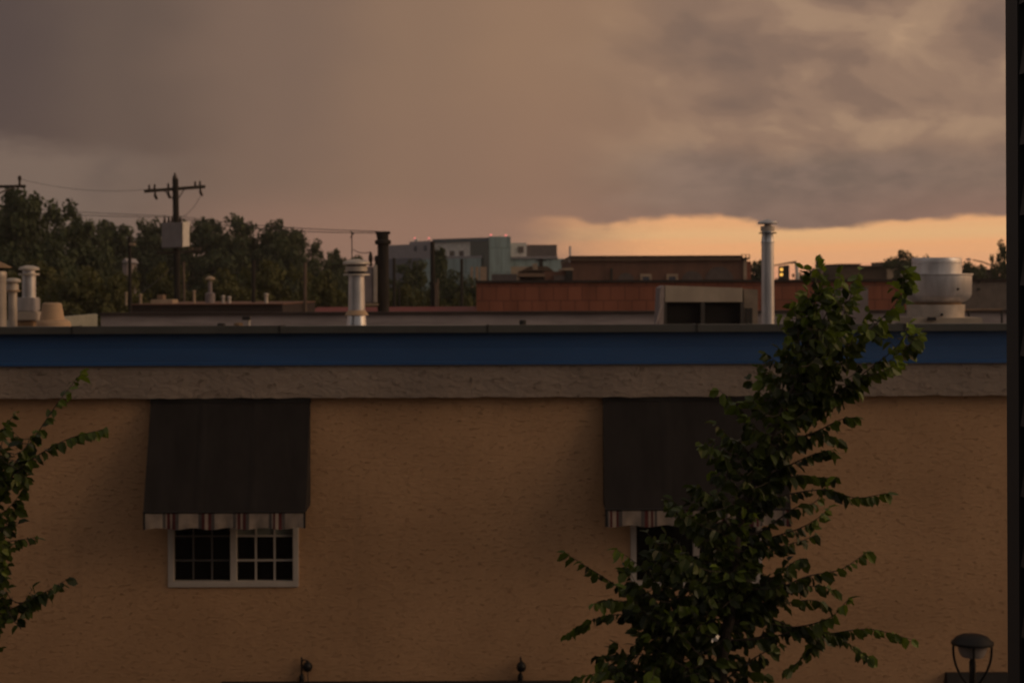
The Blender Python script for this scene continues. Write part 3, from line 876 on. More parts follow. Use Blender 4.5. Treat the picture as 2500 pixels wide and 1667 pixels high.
MB().tube([P(856, 581, 50), P(862, 568, 50)], .016, 6).build('head_stay', M['capdark'], t)
d = 72.
t = pole('utility_pole', 'pole at the picture edge whose crossarm shows above the trees', -22, d, 425, .24, M['wood'])
MB().tube([P(-110, 457, d), P(63, 455, d + .6)], .06, 6).build('crossarm', M['wood'], t)
for px in (48, -70): MB().lathe(P(px, 454, d + .4), [(.04, 0), (.06, .1), (.04, .16), (.07, .25), (.08, .34), (.03, .42)], 8).build('insulator', M['insul'], t, True)
MB().tube([P(40, 456, d), P(-10, 475, d)], .03, 6).build('brace', M['woodlight'], t)


def wire(label, a, b, sag, r=.011):
    pts = []
    for i in range(25):
        v = i / 24; q = a.lerp(b, v); q.z -= sag * 4 * v * (1 - v); pts.append(q)
    return tag(MB().tube(pts, r, 5).build('power_line', M['wire'], None, True), label, 'wire', 'overhead wires')


wire('faint upper wire from the edge pole crossarm to the big crossarm pole', P(48, 437, 72), P(377, 461, 69.4), .25, .007)
wire('lower wire running over the hump of trees to the transformer on the big pole', P(-200, 482, 74), P(408, 527, 69.5), .12)
wire('second lower wire just under its twin, ending at the transformer bushings', P(-200, 490, 74), P(420, 530, 69.5), .18)
wire('wire from the transformer pole over the tree tops to the bracket of the ringed pole', P(440, 528, 69.5), P(921, 565, 45), .10)
wire('thin service wire just below the other, reaching the ringed pole bracket', P(440, 533, 69.5), P(921, 569, 45), .14)
wire('short sagging wire from the antenna mast to the black bushings', P(862, 609, 50), P(905, 615, 45), .06)
wire('slack guy wire slanting down from the transformer pole to the low roof', P(426, 650, 70), P(330, 728, 62), .0, .012)
wire('jumper loop hanging from the crossarm to the transformer', P(489, 480, 70.8), P(443, 530, 69.4), .14, .009)


# ------------------------------------------------------------------ buildings beyond
def blk(px0, px1, d, top, depth=8., bot=None, y0=0.):
    return MB().box(X(px0, d), X(px1, d), d + y0, d + depth, 0 if bot is None else Z(bot, d), Z(top, d))


d = 60.
b = thing('brick_building', 'long low orange brick building with dark roof edge', 'building', (X(1700, d), d, 0))
blk(1163, 2222, d, 691, 14.).build('wall', M['orangebrick'], b)
MB().box(X(1161, d), X(2224, d), d - .08, d + 14.05, Z(690.5, d), Z(684.5, d)).build('coping', M['darkcap'], b)
d = 62.
b = thing('block_building', 'grey block building with dark roof edge behind the exhaust fan', 'building', (X(2400, d), d, 0))
blk(2227, 2700, d, 690, 10.).build('wall', M['greywall'], b)
MB().box(X(2226, d), X(2702, d), d - .08, d + 10, Z(689.5, d), Z(684.5, d)).build('coping', M['darkcap'], b)
for px, py in ((2389, 692), (2389, 710)):
    MB().box(X(px - 2.5, d), X(px + 2.5, d), d - .05, d - .002, Z(py + 3, d), Z(py - 3, d)).build('wall_fixture', M['capdark'], b)

d = 110.
b = thing('brick_building', 'dark red brick building with beige cornice and grey arched infills', 'building', (X(1612, d), d, 0))
blk(1393, 1814, d, 628, 20.).build('wall', M['redbrick'], b)
MB().box(X(1391, d), X(1808, d), d - .25, d + 20.2, Z(637, d), Z(628.5, d)).build('cornice', M['cornice'], b)
MB().box(X(1391, d), X(1810, d), d - .4, d + 20.2, Z(628.2, d), Z(625.5, d)).build('coping', M['darkcap'], b)
MB().box(X(1815, d), X(1823, d), d - .1, d + 20, 0, Z(636, d)).build('pilaster', M['beige'], b)
MB().box(X(1824, d), X(1834, d), d + .1, d + 20, 0, Z(640, d)).build('end_wall', M['orangebrick'], b)
MB().box(X(1811, d), X(1830, d), d - .2, d + 20, Z(636, d) + .01, Z(631, d)).build('end_coping', M['darkcap'], b)
rail = MB()
for px in (1812, 1821, 1830): rail.box(X(px, d) - .03, X(px, d) + .03, d, d + .06, Z(631, d), Z(623.5, d))
rail.box(X(1810, d), X(1831, d), d - .01, d + .07, Z(624.5, d), Z(623.2, d))
rail.build('roof_rail', M['cornice'], b)
for cx, r, cy in ((1528, 20, 688), (1690, 26, 690), (1756, 35, 688)):
    pts = [Vector((X(cx + r * math.cos(a), d), d - .05, Z(cy - (r * (1.05 if r < 30 else 1.)) * math.sin(a), d))) for a in [math.pi * i / 18 for i in range(19)]]
    pts = [Vector((X(cx + r, d), d - .05, Z(760, d)))] + pts + [Vector((X(cx - r, d), d - .05, Z(760, d)))]
    MB().prism(pts[::-1], (0, .045, 0)).build('arched_infill', M['arch'], b)
for cx in (1577, 1641):
    w = MB().box(X(cx - 8, d), X(cx + 8, d), d - .06, d - .003, Z(720, d), Z(677, d)).build('window', M['hblue'], b)
    fr = MB().box(X(cx - 14, d), X(cx + 14, d), d - .12, d - .002, Z(676.5, d), Z(670, d))
    fr.box(X(cx - 14, d), X(cx - 8.5, d), d - .12, d - .002, Z(720, d), Z(676.6, d)); fr.box(X(cx + 8.5, d), X(cx + 14, d), d - .12, d - .002, Z(720, d), Z(676.6, d))
    fr.build('frame', M['beige'], w)
MB().tube([P(1493, 655, d - .1), P(1493, 720, d - .1)], .07, 6).build('downpipe', M['capdark'], b)
MB().tube([P(1392, 601, d + .4), P(1392, 640, d + .4)], .07, 8).build('vent_pipe', M['galv'], b, True)

# jumble of small roofs between the brick building and the glass building
d = 85.
b = thing('low_house', 'small dark red house with pale gutter beside the big brick building', 'house', (X(1360, d), d, 0))
blk(1330, 1396, d, 663, 8.).build('wall', M['redbrick'], b)
MB().box(X(1374, d), X(1400, d), d - .2, d + 8, Z(660.5, d), Z(655, d)).build('gutter', M['beige'], b)
MB().box(X(1380, d), X(1398, d), d - .15, d - .01, 0, Z(661, d)).build('door_recess', M['capdark'], b)
MB().box(X(1352, d), X(1380, d), d - .1, d - .01, 0, Z(673, d)).build('window', M['arch'], b)
d = 80.
b = thing('flat_roof_kiosk', 'small flat roofed kiosk with pale fascia over a dark front', 'kiosk', (X(1297, d), d, 0))
blk(1270, 1328, d, 676, 6.).build('wall', M['brownroof'], b)
MB().box(X(1264, d), X(1331, d), d - .5, d + 6, Z(675.8, d), Z(668, d)).build('fascia', M['cornice'], b)
d = 98.
b = thing('bungalow', 'tan bungalow with low pitched roof and cream gable', 'house', (X(1295, d), d, 0))
blk(1266, 1350, d, 661, 8.).build('wall', M['cornice'], b)
MB().prism([P(1272, 661, d - .3), P(1352, 661, d - .3), P(1336, 650, d - .3), P(1294, 650, d - .3)], (0, 8, 0)).build('roof', M['farbrown'], b)
MB().box(X(1300, d), X(1312, d), d - .34, d - .302, Z(659, d), Z(644, d)).build('gable', M['beige'], b)
MB().box(X(1317, d), X(1327, d), d + 1, d + 2, Z(652, d), Z(631, d)).build('chimney', M['capdark'], b)
MB().box(X(1311, d), X(1335, d), d + 1.4, d + 1.7, Z(637, d), Z(634, d)).build('antenna', M['capdark'], b)
d = 130.
b = thing('parked_trailer', 'low dark trailer roof below the glass tower', 'trailer', (X(1225, d), d, 0))
blk(1200, 1262, d, 669, 3., 700).build('body', M['hdark'], b)
blk(1200, 1262, d, 684, 2.9, 690, -.1).build('skirt', M['hgrey'], b)
for px in (1212, 1250): MB().lathe((X(px, d), d - .1, .0), [(.4, 0), (.4, .0001)], 4) if False else None
MB().box(X(1206, d), X(1256, d), d + .4, d + 2.6, 0, Z(700.5, d)).build('undercarriage', M['capdark'], b)

# the glass building far off
b = thing('glass_building', 'far glass and white clad block with teal tower and red roof lamps', 'building', (X(1195, 262), 262, 0))


def wallprism(p0, d0, p1, d1, top_py, top_d, bot=0., back=14., bot_py=None):
    zt = Z(top_py, top_d); zb = 0 if bot_py is None else Z(bot_py, top_d)
    a, c = (X(p0, d0), d0), (X(p1, d1), d1)
    return MB().prism([(a[0], a[1], zb), (c[0], c[1], zb), (c[0], c[1], zt), (a[0], a[1], zt)], (0, back, 0))


wallprism(940, 284, 1057, 272, 596, 278).build('west_wing', M['hgrey'], b)
wallprism(938, 283.2, 1032, 273.5, 630, 278, back=.5).build('ribbon_glazing', M['hblue'], b)
wallprism(1000, 278.6, 1052, 273, 588, 275, back=8., bot_py=596.1).build('plant_room', M['hgrey'], b)
wallprism(1057.2, 271.8, 1194, 262.8, 588.2, 262.8).build('white_wall', M['hwhite'], b)
wallprism(1056, 271.3, 1194, 262.3, 579.5, 262.3, back=15, bot_py=588).build('parapet', M['htop'], b)
wallprism(1148, 265.2, 1194, 262.35, 588.3, 262.4, back=.2).build('side_glazing', M['htealdk'], b)
blk(1194.5, 1247, 262., 577.5, 15).build('tower_glazing', M['hteal'], b)
blk(1247.2, 1286, 265., 593, 12).build('east_wing', M['hwhite'], b)
blk(1286.2, 1360, 265.5, 598, 12).build('plant_screen', M['hdark'], b)
MB().box(X(1247.2, 264), X(1362, 264), 263.2, 275, Z(631.5, 264), Z(626.5, 264)).build('canopy_slab', M['hgrey'], b)
blk(1247.2, 1392, 263.6, 632, 10).build('lower_glazing', M['hteal'], b)
MB().box(X(1247.2, 263), X(1300, 263), 263.2, 263.55, 0, Z(651, 263)).build('lower_wall', M['beige'], b)
wallprism(1030, 272.6, 1178, 263.2, 626, 270, back=1., bot_py=631).build('canopy_slab', M['hgrey'], b)
wallprism(1030, 272.4, 1175, 263.0, 631.5, 270, back=.4).build('lower_glazing', M['hteal'], b)
for px, w in ((1152, 3), (1165, 4), (1180, 8)): MB().box(X(px - w, 261.5), X(px + w, 261.5), 261.3, 261.7, 0, Z(651, 261.5)).build('column', M['hbeam'], b)
for px, py, w, h in ((1016, 606, 11, 12), (1040, 605, 11, 12)):
    dd = 284 - (px - 940) / 117 * 12 - .35
    MB().box(X(px - w / 2, dd), X(px + w / 2, dd), dd, dd + .5, Z(py + h / 2, dd), Z(py - h / 2, dd)).build('window', M['hblue'], b)
for px, py, w, h in ((1105, 618, 14, 12), (1128, 618, 14, 12)):
    dd = 271.8 - (px - 1057) / 137 * 9 - .35
    MB().box(X(px - w / 2, dd), X(px + w / 2, dd), dd, dd + .8, Z(py + h / 2, dd), Z(py - h / 2, dd)).build('window', M['hdark'], b)
MB().box(X(1264.5, 264.8), X(1278.5, 264.8), 264.8, 264.99, Z(617, 264.8), Z(602, 264.8)).build('window', M['hdark'], b)
for px, py, dd in ((1013, 582, 282), (1047, 582, 279), (1198.5, 574, 263), (1235, 575, 263)):
    q = P(px, py, dd)
    st = MB().box(q.x - .06, q.x + .06, q.y - .06, q.y + .06, q.z - .35, q.z - .1).build('lamp_stand', M['hdark'], b)
    MB().lathe((q.x, q.y, q.z - .1), [(.1, 0), (.16, .08), (.12, .2), (.03, .26)], 10).build('lens', M['redlamp'], st, True)
q = P(1017, 588, 280); MB().lathe((q.x, q.y, q.z - .3), [(.25, 0), (.4, .5), (.1, .7)], 10).build('dish', M['hwhite'], b, True)

# low roofs on the left
d = 55.
b = thing('low_building', 'long low dark building whose flat roof carries white vents', 'building', (X(505, d), d, 0))
blk(322, 690, d, 742, 9.).build('wall', M['brownroof'], b)
MB().box(X(321, d), X(692, d), d - .06, d + 9, Z(741.5, d), Z(739, d)).build('roof_edge', M['redbrick'], b)
rz = Z(739, d)
GV = 'small vents on the low dark roof'
for px, w, tp, m_, lb in ((343, 7, 713, 'beige', 'tapered pale vent nearest the floodlight pole'), (545, 8, 717, 'frame', 'white stub vent, the taller of a close pair'), (560, 8, 719, 'frame', 'white stub vent, the shorter of a close pair'),
                          (650, 9, 712, 'galvwarm', 'pale vent with dark cap near the orange bin'), (474, 7, 704, 'beige', 'slim tall beige pipe beside the transformer pole'), (308, 6, 708, 'beige', 'small pale stub by the foot of the floodlight pole')):
    t = thing('roof_pipe', lb, 'roof vent', (X(px, d + 1.5), d + 1.5, rz - .05), GV)
    r_ = w * d / F / 2
    MB().lathe((X(px, d + 1.5), d + 1.5, rz - .05), [(r_ * 1.3, 0), (r_, .06), (r_ * .9, Z(tp + 4, d) - rz)], 10).build('pipe', M[m_], t, True)
    MB().lathe((X(px, d + 1.5), d + 1.5, Z(tp + 4, d) - .05), [(r_, 0), (r_ * 1.35, .02), (r_ * 1.2, .06), (.01, .08)], 10).build('cap', M[m_], t, True)
t = thing('roof_hatch', 'flat beige housing with a raised lid on the dark low roof', 'roof housing', (X(400, d + 2), d + 2, rz - .05))
MB().box(X(375, d + 2), X(428, d + 2), d + 1.5, d + 2.5, rz - .05, Z(729, d)).build('box', M['beige'], t, bevel=.02)
MB().box(X(388, d + 2), X(402, d + 2), d + 1.7, d + 2.2, Z(729, d) + .001, Z(717, d)).build('lid', M['cornice'], t, bevel=.01)
t = thing('roof_fan', 'small mushroom roof fan on a stalk among the shrubs', 'roof fan', (X(513, 58), 58, rz - .05))
MB().lathe((X(513, 58), 58, rz - .05), [(.16, 0), (.16, .35), (.07, .4), (.06, Z(680, 58) - rz)], 12).build('stalk', M['acgrey'], t, True)
MB().lathe((X(513, 58), 58, Z(681, 58)), [(.1, 0), (.16, .02), (.15, .07), (.04, .13)], 12).build('cap', M['beige'], t, True)

d = 72.
b = thing('low_building', 'low building with a long thin red roof edge behind the ringed pole', 'building', (X(930, d), d, 0))
blk(768, 1160, d, 762, 10.).build('wall', M['brownroof'], b)
MB().prism([(X(760, d), d - .6, Z(763, d)), (X(1162, d), d - .6, Z(763, d)), (X(1160, d), d + 2, Z(753, d)), (X(762, d), d + 2, Z(753, d))], (0, .0, .06)).build('roof', M['redroof'], b)
d = 64.
t = thing('waste_bin', 'orange bin with open lid beside the leaning pale pole', 'bin', (X(752, d), d, Z(800, d)))
MB().box(X(741, d), X(764, d), d, d + .5, Z(800, d), Z(745, d)).build('body', M['orange'], t, bevel=.03)
MB().box(X(752, d), X(762, d), d + .2, d + .5, Z(744.8, d), Z(735, d)).build('lid', M['orange'], t, bevel=.02)
MB().box(X(740, d), X(765, d), d - .02, d + .52, 0, Z(800.5, d)).build('stand', M['brownroof'], t)
t = thing('skip', 'beige and orange skip at the end of the low dark building', 'skip', (X(716, d), d, 0))
MB().box(X(695, d), X(734, d), d + .1, d + 1.2, Z(752, d), Z(740, d)).build('upper_panel', M['beige'], t, bevel=.02)
MB().box(X(695, d), X(734, d), d + .08, d + 1.2, 0, Z(752.3, d)).build('lower_panel', M['orange'], t, bevel=.02)
d = 120.
b = thing('garden_shed', 'pale shed gable peeping out among the dark trees', 'shed', (X(306, d), d, 0))
blk(299, 311, d, 640, 3.).build('wall', M['acgrey'], b)
MB().prism([P(297, 641, d - .2), P(313, 641, d - .2), P(305, 630, d - .2)], (0, 3.4, 0)).build('roof', M['hgrey'], b)

# right-hand skyline
d = 150.
t = thing('traffic_signal', 'traffic signal with two lit amber lamps on a mast with a long arm', 'traffic light', (X(1944, d), d, 0))
MB().tube([(X(1950, d), d, 0), P(1948, 690, d), P(1944, 641, d)], [.17, .15, .14], 10).build('mast', M['hwhite'], t, True)
MB().tube([P(1944, 640, d), P(1925, 642, d), P(1880, 650, d)], [.1, .07, .04], 8).build('arm', M['capdark'], t, True)
MB().box(X(1914, d), X(1927, d), d - .05, d + .05, Z(688, d), Z(650, d)).build('backplate', M['capdark'], t)
hd = MB().box(X(1901, d), X(1913, d), d - .2, d + .1, Z(688, d), Z(652, d)).build('signal_head', M['capdark'], t, bevel=.02)
for py in (658, 670.5):
    q = P(1907, py, d)
    mb = MB(); mb.prism([(q.x + .13 * math.cos(a), d - .24, q.z + .13 * math.sin(a)) for a in [2 * math.pi * i / 16 for i in range(16)]], (0, .03, 0)); mb.build('lens', M['amber'], hd)
d = 170.
b = thing('brown_building', 'brown flat roofed block with a lighter end wall', 'building', (X(2110, d), d, 0))
blk(2046, 2100, d, 649, 12).build('tall_wall', M['farbrown'], b)
blk(2100.5, 2184, d + 1, 654, 12).build('wall', M['farbrown'], b)
blk(2166, 2184.2, d + .6, 660, .3).build('end_wall', M['beige'], b)
MB().box(X(2045, d), X(2101, d), d - .3, d + 12, Z(651, d) + .02, Z(647, d)).build('roof_edge', M['darkcap'], b)
MB().box(X(2100, d + 1), X(2185, d + 1), d + .5, d + 13, Z(655.5, d + 1), Z(651.5, d + 1)).build('roof_edge', M['darkcap'], b)
d = 180.
b = thing('brown_building', 'lower brown building reaching behind the exhaust fan', 'building', (X(2220, d), d, 0))
blk(2186, 2260, d, 645, 12).build('wall', M['cornice'], b)
MB().box(X(2185, d), X(2262, d), d - .3, d + 12, Z(644.8, d), Z(641, d)).build('roof_edge', M['farbrown'], b)
b = thing('dark_building', 'dark flat roofed building low on the skyline beside the corner board', 'building', (X(2400, d), d, 0))
blk(2340, 2440, d, 664, 12).build('wall', M['brownroof'], b)
MB().box(X(2338, d), X(2442, d), d - .2, d + 12, Z(663.8, d), Z(661, d)).build('roof_edge', M['darkcap'], b)
d = 190.
t = thing('street_light', 'curved arm street light standing over the far roofs', 'street light', (X(2432, d), d, 0))
MB().tube([(X(2432, d), d, 0), P(2432, 660, d), P(2425, 650, d), P(2400, 640, d), P(2375, 634.5, d)], [.12, .10, .08, .07, .06], 8).build('mast', M['farbrown'], t, True)
MB().lathe(P(2365, 636, d), [(.1, 0), (.3, .08), (.3, .16), (.1, .24)], 10).build('head', M['hgrey'], t, True)
t = thing('roof_stack', 'short dark round topped stack behind the tip of the street tree', 'chimney', (X(2000, 100), 100, 0))
lathe_px(2000, 100., [(626, 1), (628, 6), (633, 8.5), (640, 9), (690, 9), (691, 9)], 'stack', M['hdark'], t)
MB().box(X(1990, 100), X(2010, 100), 99.7, 100.3, 0, Z(691.2, 100)).build('plinth', M['hdark'], t)


# ------------------------------------------------------------------ far trees
def crown_mesh(seed, h=10., rx=4.2, base=.16, nclump=330, per=40, leaf=.40, conifer=False):
    r = random.Random(seed); mb = MB()
    lobes = []
    for i in range(16):
        a = r.uniform(0, 6.28); v = r.uniform(.0, 1.)
        q = rx * max(.05, 1 - (.1 + .8 * v) ** 3) ** .5 * r.uniform(.45, .85)
        lobes.append((q * math.cos(a), q * math.sin(a), h * (.30 + .50 * v), r.uniform(.28, .42) * rx))
    lobes.append((0, 0, h * .52, rx * .75)); lobes.append((r.uniform(-.5, .5), 0, h * .84, rx * .36)); lobes.append((r.uniform(-1.6, 1.6), r.uniform(-1, 1), h * .80, rx * .4))
    for c in range(nclump):
        if conifer:
            v = r.random() ** .8; zc_ = h * (base + (1 - base) * v); rr = rx * (1 - v) * r.uniform(.5, 1.) + .1; a = r.uniform(0, 6.28)
            ctr = Vector((rr * math.cos(a), rr * math.sin(a), zc_)); cr = .5 + .4 * (1 - v)
        else:
            L = lobes[r.randrange(len(lobes))]
            n_ = Vector((r.gauss(0, 1), r.gauss(0, 1), r.gauss(.25, 1))).normalized()
            ctr = Vector(L[:3]) + n_ * L[3] * (r.uniform(.2, .9) if c % 3 else r.uniform(.8, 1.08)); cr = r.uniform(.32, .62)
            if ctr.z < h * base: ctr.z = h * base + r.uniform(0, .8)
        ca = r.random()
        for k in range(per):
            o = Vector((r.gauss(0, 1), r.gauss(0, 1), r.gauss(0, .75)))
            o = o * min(1, 1.5 / max(.1, o.length)) * cr * .62
            p = ctr + o
            nrm = (o.normalized() + Vector((r.gauss(0, .5), r.gauss(0, .5), r.gauss(.4, .5)))).normalized()
            u_ = nrm.orthogonal().normalized(); w_ = nrm.cross(u_); ang = r.uniform(0, 6.28)
            u_, w_ = u_ * math.cos(ang) + w_ * math.sin(ang), w_ * math.cos(ang) - u_ * math.sin(ang)
            s_ = leaf * r.uniform(.55, 1.15)
            mb.poly([p - u_ * s_ * .5, p + w_ * s_ * .28 + nrm * .03, p + u_ * s_ * .5, p - w_ * s_ * .28 + nrm * .03])
            mb.age += [min(1, max(0, .15 + .55 * ca + r.uniform(-.15, .2)))] * 4
    return mb


def far_tree_proto(seed, mat_, label, cat='tree', name='tree', **kw):
    t = thing(name, label, cat, (0, 0, 0), 'trees beyond the roofs')
    c = crown_mesh(seed, **kw).build('crown', mat_, t, False)
    r = random.Random(seed + 50); tr_ = MB()
    h = kw.get('h', 10.)
    if cat == 'tree':
        tr_.tube([(0, 0, 0), (.08, 0, h * .2), (.0, .05, h * .45), (.05, 0, h * .8)], [.3, .22, .16, .04], 8)
        for i in range(6):
            a = r.uniform(0, 6.28); z0 = h * r.uniform(.25, .55); L = r.uniform(1.6, 2.8)
            tr_.tube([(0, 0, z0), (L * .5 * math.cos(a), L * .5 * math.sin(a), z0 + .8), (L * math.cos(a), L * math.sin(a), z0 + 2.)], [.11, .07, .02], 6)
        tr_.build('trunk', M['bark'], t, True)
    else:
        for i in range(5):
            a = r.uniform(0, 6.28)
            tr_.tube([(.1 * math.cos(a), .1 * math.sin(a), 0), (.6 * math.cos(a), .6 * math.sin(a), h * .3), (1.2 * math.cos(a), 1.2 * math.sin(a), h * .6)], [.08, .05, .02], 6)
        tr_.build('stems', M['bark'], t, True)
    return t


protos = [far_tree_proto(s, M['farleaf'], 'x') for s in (11, 12, 13)]
shrubs = [far_tree_proto(s, M['shrubleaf'], 'x', 'shrub', 'shrub', h=10., rx=4.6, base=.05) for s in (21, 22)]
conif = far_tree_proto(31, M['farleaf'], 'x', 'tree', 'conifer', conifer=True, rx=2.6, base=.1, nclump=110)
used = set()


def place(pr, px, top, d, wpx, label, seed):
    o = pr if pr.name not in used else copy_tree(pr)
    used.add(pr.name)
    h = Z(top, d)
    o.location = (X(px, d), d, 0)
    sxy = wpx * 1.35 * d / F / 8.4
    zs = sorted(v.co.z for v in o.children[0].data.vertices) if o.children[0].name.startswith('crown') else sorted(v.co.z for v in o.children[1].data.vertices)
    o.scale = (sxy, sxy, h / zs[int(len(zs) * .9985)]); o.rotation_euler = (0, 0, seed * 1.7)
    o['label'] = label


TREES = [(-80, 478, 132, 300, 'tall dark tree at the picture edge under the crossarm'), (52, 462, 128, 230, 'tallest dark tree, with the crossarm end just above its top'), (138, 494, 134, 210, 'broad dark tree just down the slope of the hump from the tallest'),
         (205, 525, 138, 160, 'dark tree at the low end of the hump, above the roof vents'), (285, 541, 165, 190, 'dark tree behind the floodlight pole'), (365, 538, 168, 190, 'dark tree whose top meets the transformer'), (440, 541, 170, 180, 'dark tree directly behind the transformer pole'),
         (512, 534, 166, 190, 'dark tree just past the transformer box'), (585, 530, 164, 200, 'rounded dark tree highest in the middle of the row'), (655, 541, 166, 180, 'dark tree sloping down from the rounded middle tree'), (712, 566, 168, 160, 'dark tree above the leaning pale pole'),
         (765, 588, 170, 140, 'dark tree on the falling end of the row'), (812, 612, 172, 110, 'last dark tree before the stout flue'), (862, 627, 176, 90, 'small dark tree top behind the stout flue cap'),
         (1012, 640, 150, 200, 'bushy tree in front of the blue glazing'), (1112, 665, 120, 130, 'dark bushy tree against the lower glazing near the orange wall'),
         (1848, 643, 150, 130, 'dark tree between the red brick end wall and the tall slim flue'), (1985, 662, 175, 240, 'dark tree low behind the tip of the street tree'), (2222, 620, 165, 140, 'tree crown rising behind the exhaust fan cap'),
         (2376, 648, 165, 130, 'small dark tree beside the exhaust fan drum'), (2452, 597, 140, 105, 'tree against the orange sky touching the corner board')]
for i, (px, top, d, w, lb) in enumerate(TREES): place(protos[i % 3], px, top, d, w, lb, i)
place(conif, 1076, 606, 125, 150, 'narrow conifer in front of the white clad wall', 3)
SHR = [(60, 640, 95, 300, 'olive shrub mass behind the group of flues'), (200, 655, 92, 240, 'olive shrub behind the clay coloured vent'), (300, 670, 95, 170, 'olive shrub around the foot of the floodlight pole'), (400, 648, 98, 180, 'yellowish shrub at the foot of the transformer pole'),
       (540, 662, 96, 210, 'olive shrub around the little mushroom roof fan'), (650, 640, 100, 190, 'yellow green shrub behind the bare dark pole'), (790, 668, 96, 190, 'dark olive shrub between the leaning pole and stout flue'), (985, 700, 100, 150, 'bright olive shrub behind the thick ringed pole'),
       (1060, 712, 102, 120, 'olive shrub at the foot of the pole by the white wall'), (1130, 718, 98, 110, 'brownish shrub touching the end of the orange brick wall')]
for i, (px, top, d, w, lb) in enumerate(SHR): place(shrubs[i % 2], px, top, d, w, lb, i + .4)


# ------------------------------------------------------------------ damp evening air
hz = bpy.data.materials.new('evening haze'); hz.use_nodes = True
hn = hz.node_tree; hn.nodes.clear()
ho = hn.nodes.new('ShaderNodeOutputMaterial'); hv = hn.nodes.new('ShaderNodeVolumePrincipled')
hv.inputs['Color'].default_value = (.92, .88, .84, 1); hv.inputs['Density'].default_value = .00036; hv.inputs['Anisotropy'].default_value = .2
hn.links.new(hv.outputs[0], ho.inputs['Volume'])
tag(MB().box(-320, 320, -70, 500, -1.6, 20).build('haze', hz), None, None, kind='stuff')

# ------------------------------------------------------------------ the street trees (elms)
def smooth(pts, step=.07):
    """Catmull-Rom through pts"""
    q = [pts[0] * 2 - pts[1]] + pts + [pts[-1] * 2 - pts[-2]]
    o = []
    for i in range(1, len(q) - 2):
        a, b, c, e = q[i - 1], q[i], q[i + 1], q[i + 2]
        n_ = max(2, int((c - b).length / step))
        for k in range(n_):
            t = k / n_
            o.append(.5 * ((2 * b) + (c - a) * t + (2 * a - 5 * b + 4 * c - e) * t * t + (3 * b - a - 3 * c + e) * t ** 3))
    o.append(pts[-1]); return o


def leaf(mb, p, dirv, nrm, L, age, r):
    dirv = dirv.normalized(); nrm = (nrm - dirv * nrm.dot(dirv)).normalized(); s = dirv.cross(nrm)
    W = L * r.uniform(.62, .84); cup = r.uniform(.05, .22) * L; bend = r.uniform(-.05, .30) * L
    pt = lambda t, w, h: tuple(p + dirv * (L * t) + s * (W * w) + nrm * (h - bend * t * t))
    b = len(mb.v)
    mb.v += [pt(0, 0, 0), pt(.22, -.40, cup), pt(.26, 0, 0), pt(.22, .40, cup), pt(.66, -.43, cup), pt(.62, 0, 0), pt(.66, .43, cup), pt(1, 0, 0)]
    for q in ((0, 2, 1), (0, 3, 2), (1, 2, 5, 4), (2, 3, 6, 5), (4, 5, 7), (5, 6, 7)): mb.face([b + i for i in q])
    mb.age += [age] * 8


def twig(lf, wd, pts, r, size, fresh, rad, spacing=.05):
    """leaves alternate both sides of a shoot, hanging a little"""
    pts = smooth(pts, .02)
    n_ = len(pts)
    wd.tube(pts, [rad * (1 - .75 * i / (n_ - 1)) for i in range(n_)], 5)
    acc = 0.; side = 1; gap_ = 1.
    for i in range(1, n_):
        seg = pts[i] - pts[i - 1]; acc += seg.length
        if acc < spacing * gap_ and i < n_ - 1: continue
        acc = 0.; side = -side if r.random() < .8 else side; gap_ = r.choice((.35, .6, 1., 1.25, 1.7))
        t = i / (n_ - 1); d_ = seg.normalized()
        up = Vector((r.gauss(0, .35), r.gauss(0, .35), 1)).normalized()
        sv = d_.cross(up)
        if sv.length < .05: sv = Vector((1, 0, 0))
        sv.normalize()
        dv = (d_ * r.uniform(.25, .8) + sv * side * r.uniform(.2, .8) + Vector((0, 0, -r.uniform(.35, 1.1)))).normalized()
        face = r.uniform(0, 6.28)
        nrm = up * r.uniform(.1, .9) + Vector((math.cos(face) * .6, math.sin(face), 0))
        tip = max(0, (t - .55) / .45)
        age = min(1, max(0, r.gauss(.09, .09) + fresh * tip * r.uniform(.45, 1.1)))
        leaf(lf, pts[i], dv, nrm, size * r.uniform(.62, 1.2) * (1 - .25 * tip * r.random()), age, r)
        if i == n_ - 1: leaf(lf, pts[i], (d_ + Vector((0, 0, -.4))), up, size * r.uniform(.6, .95), age, r)


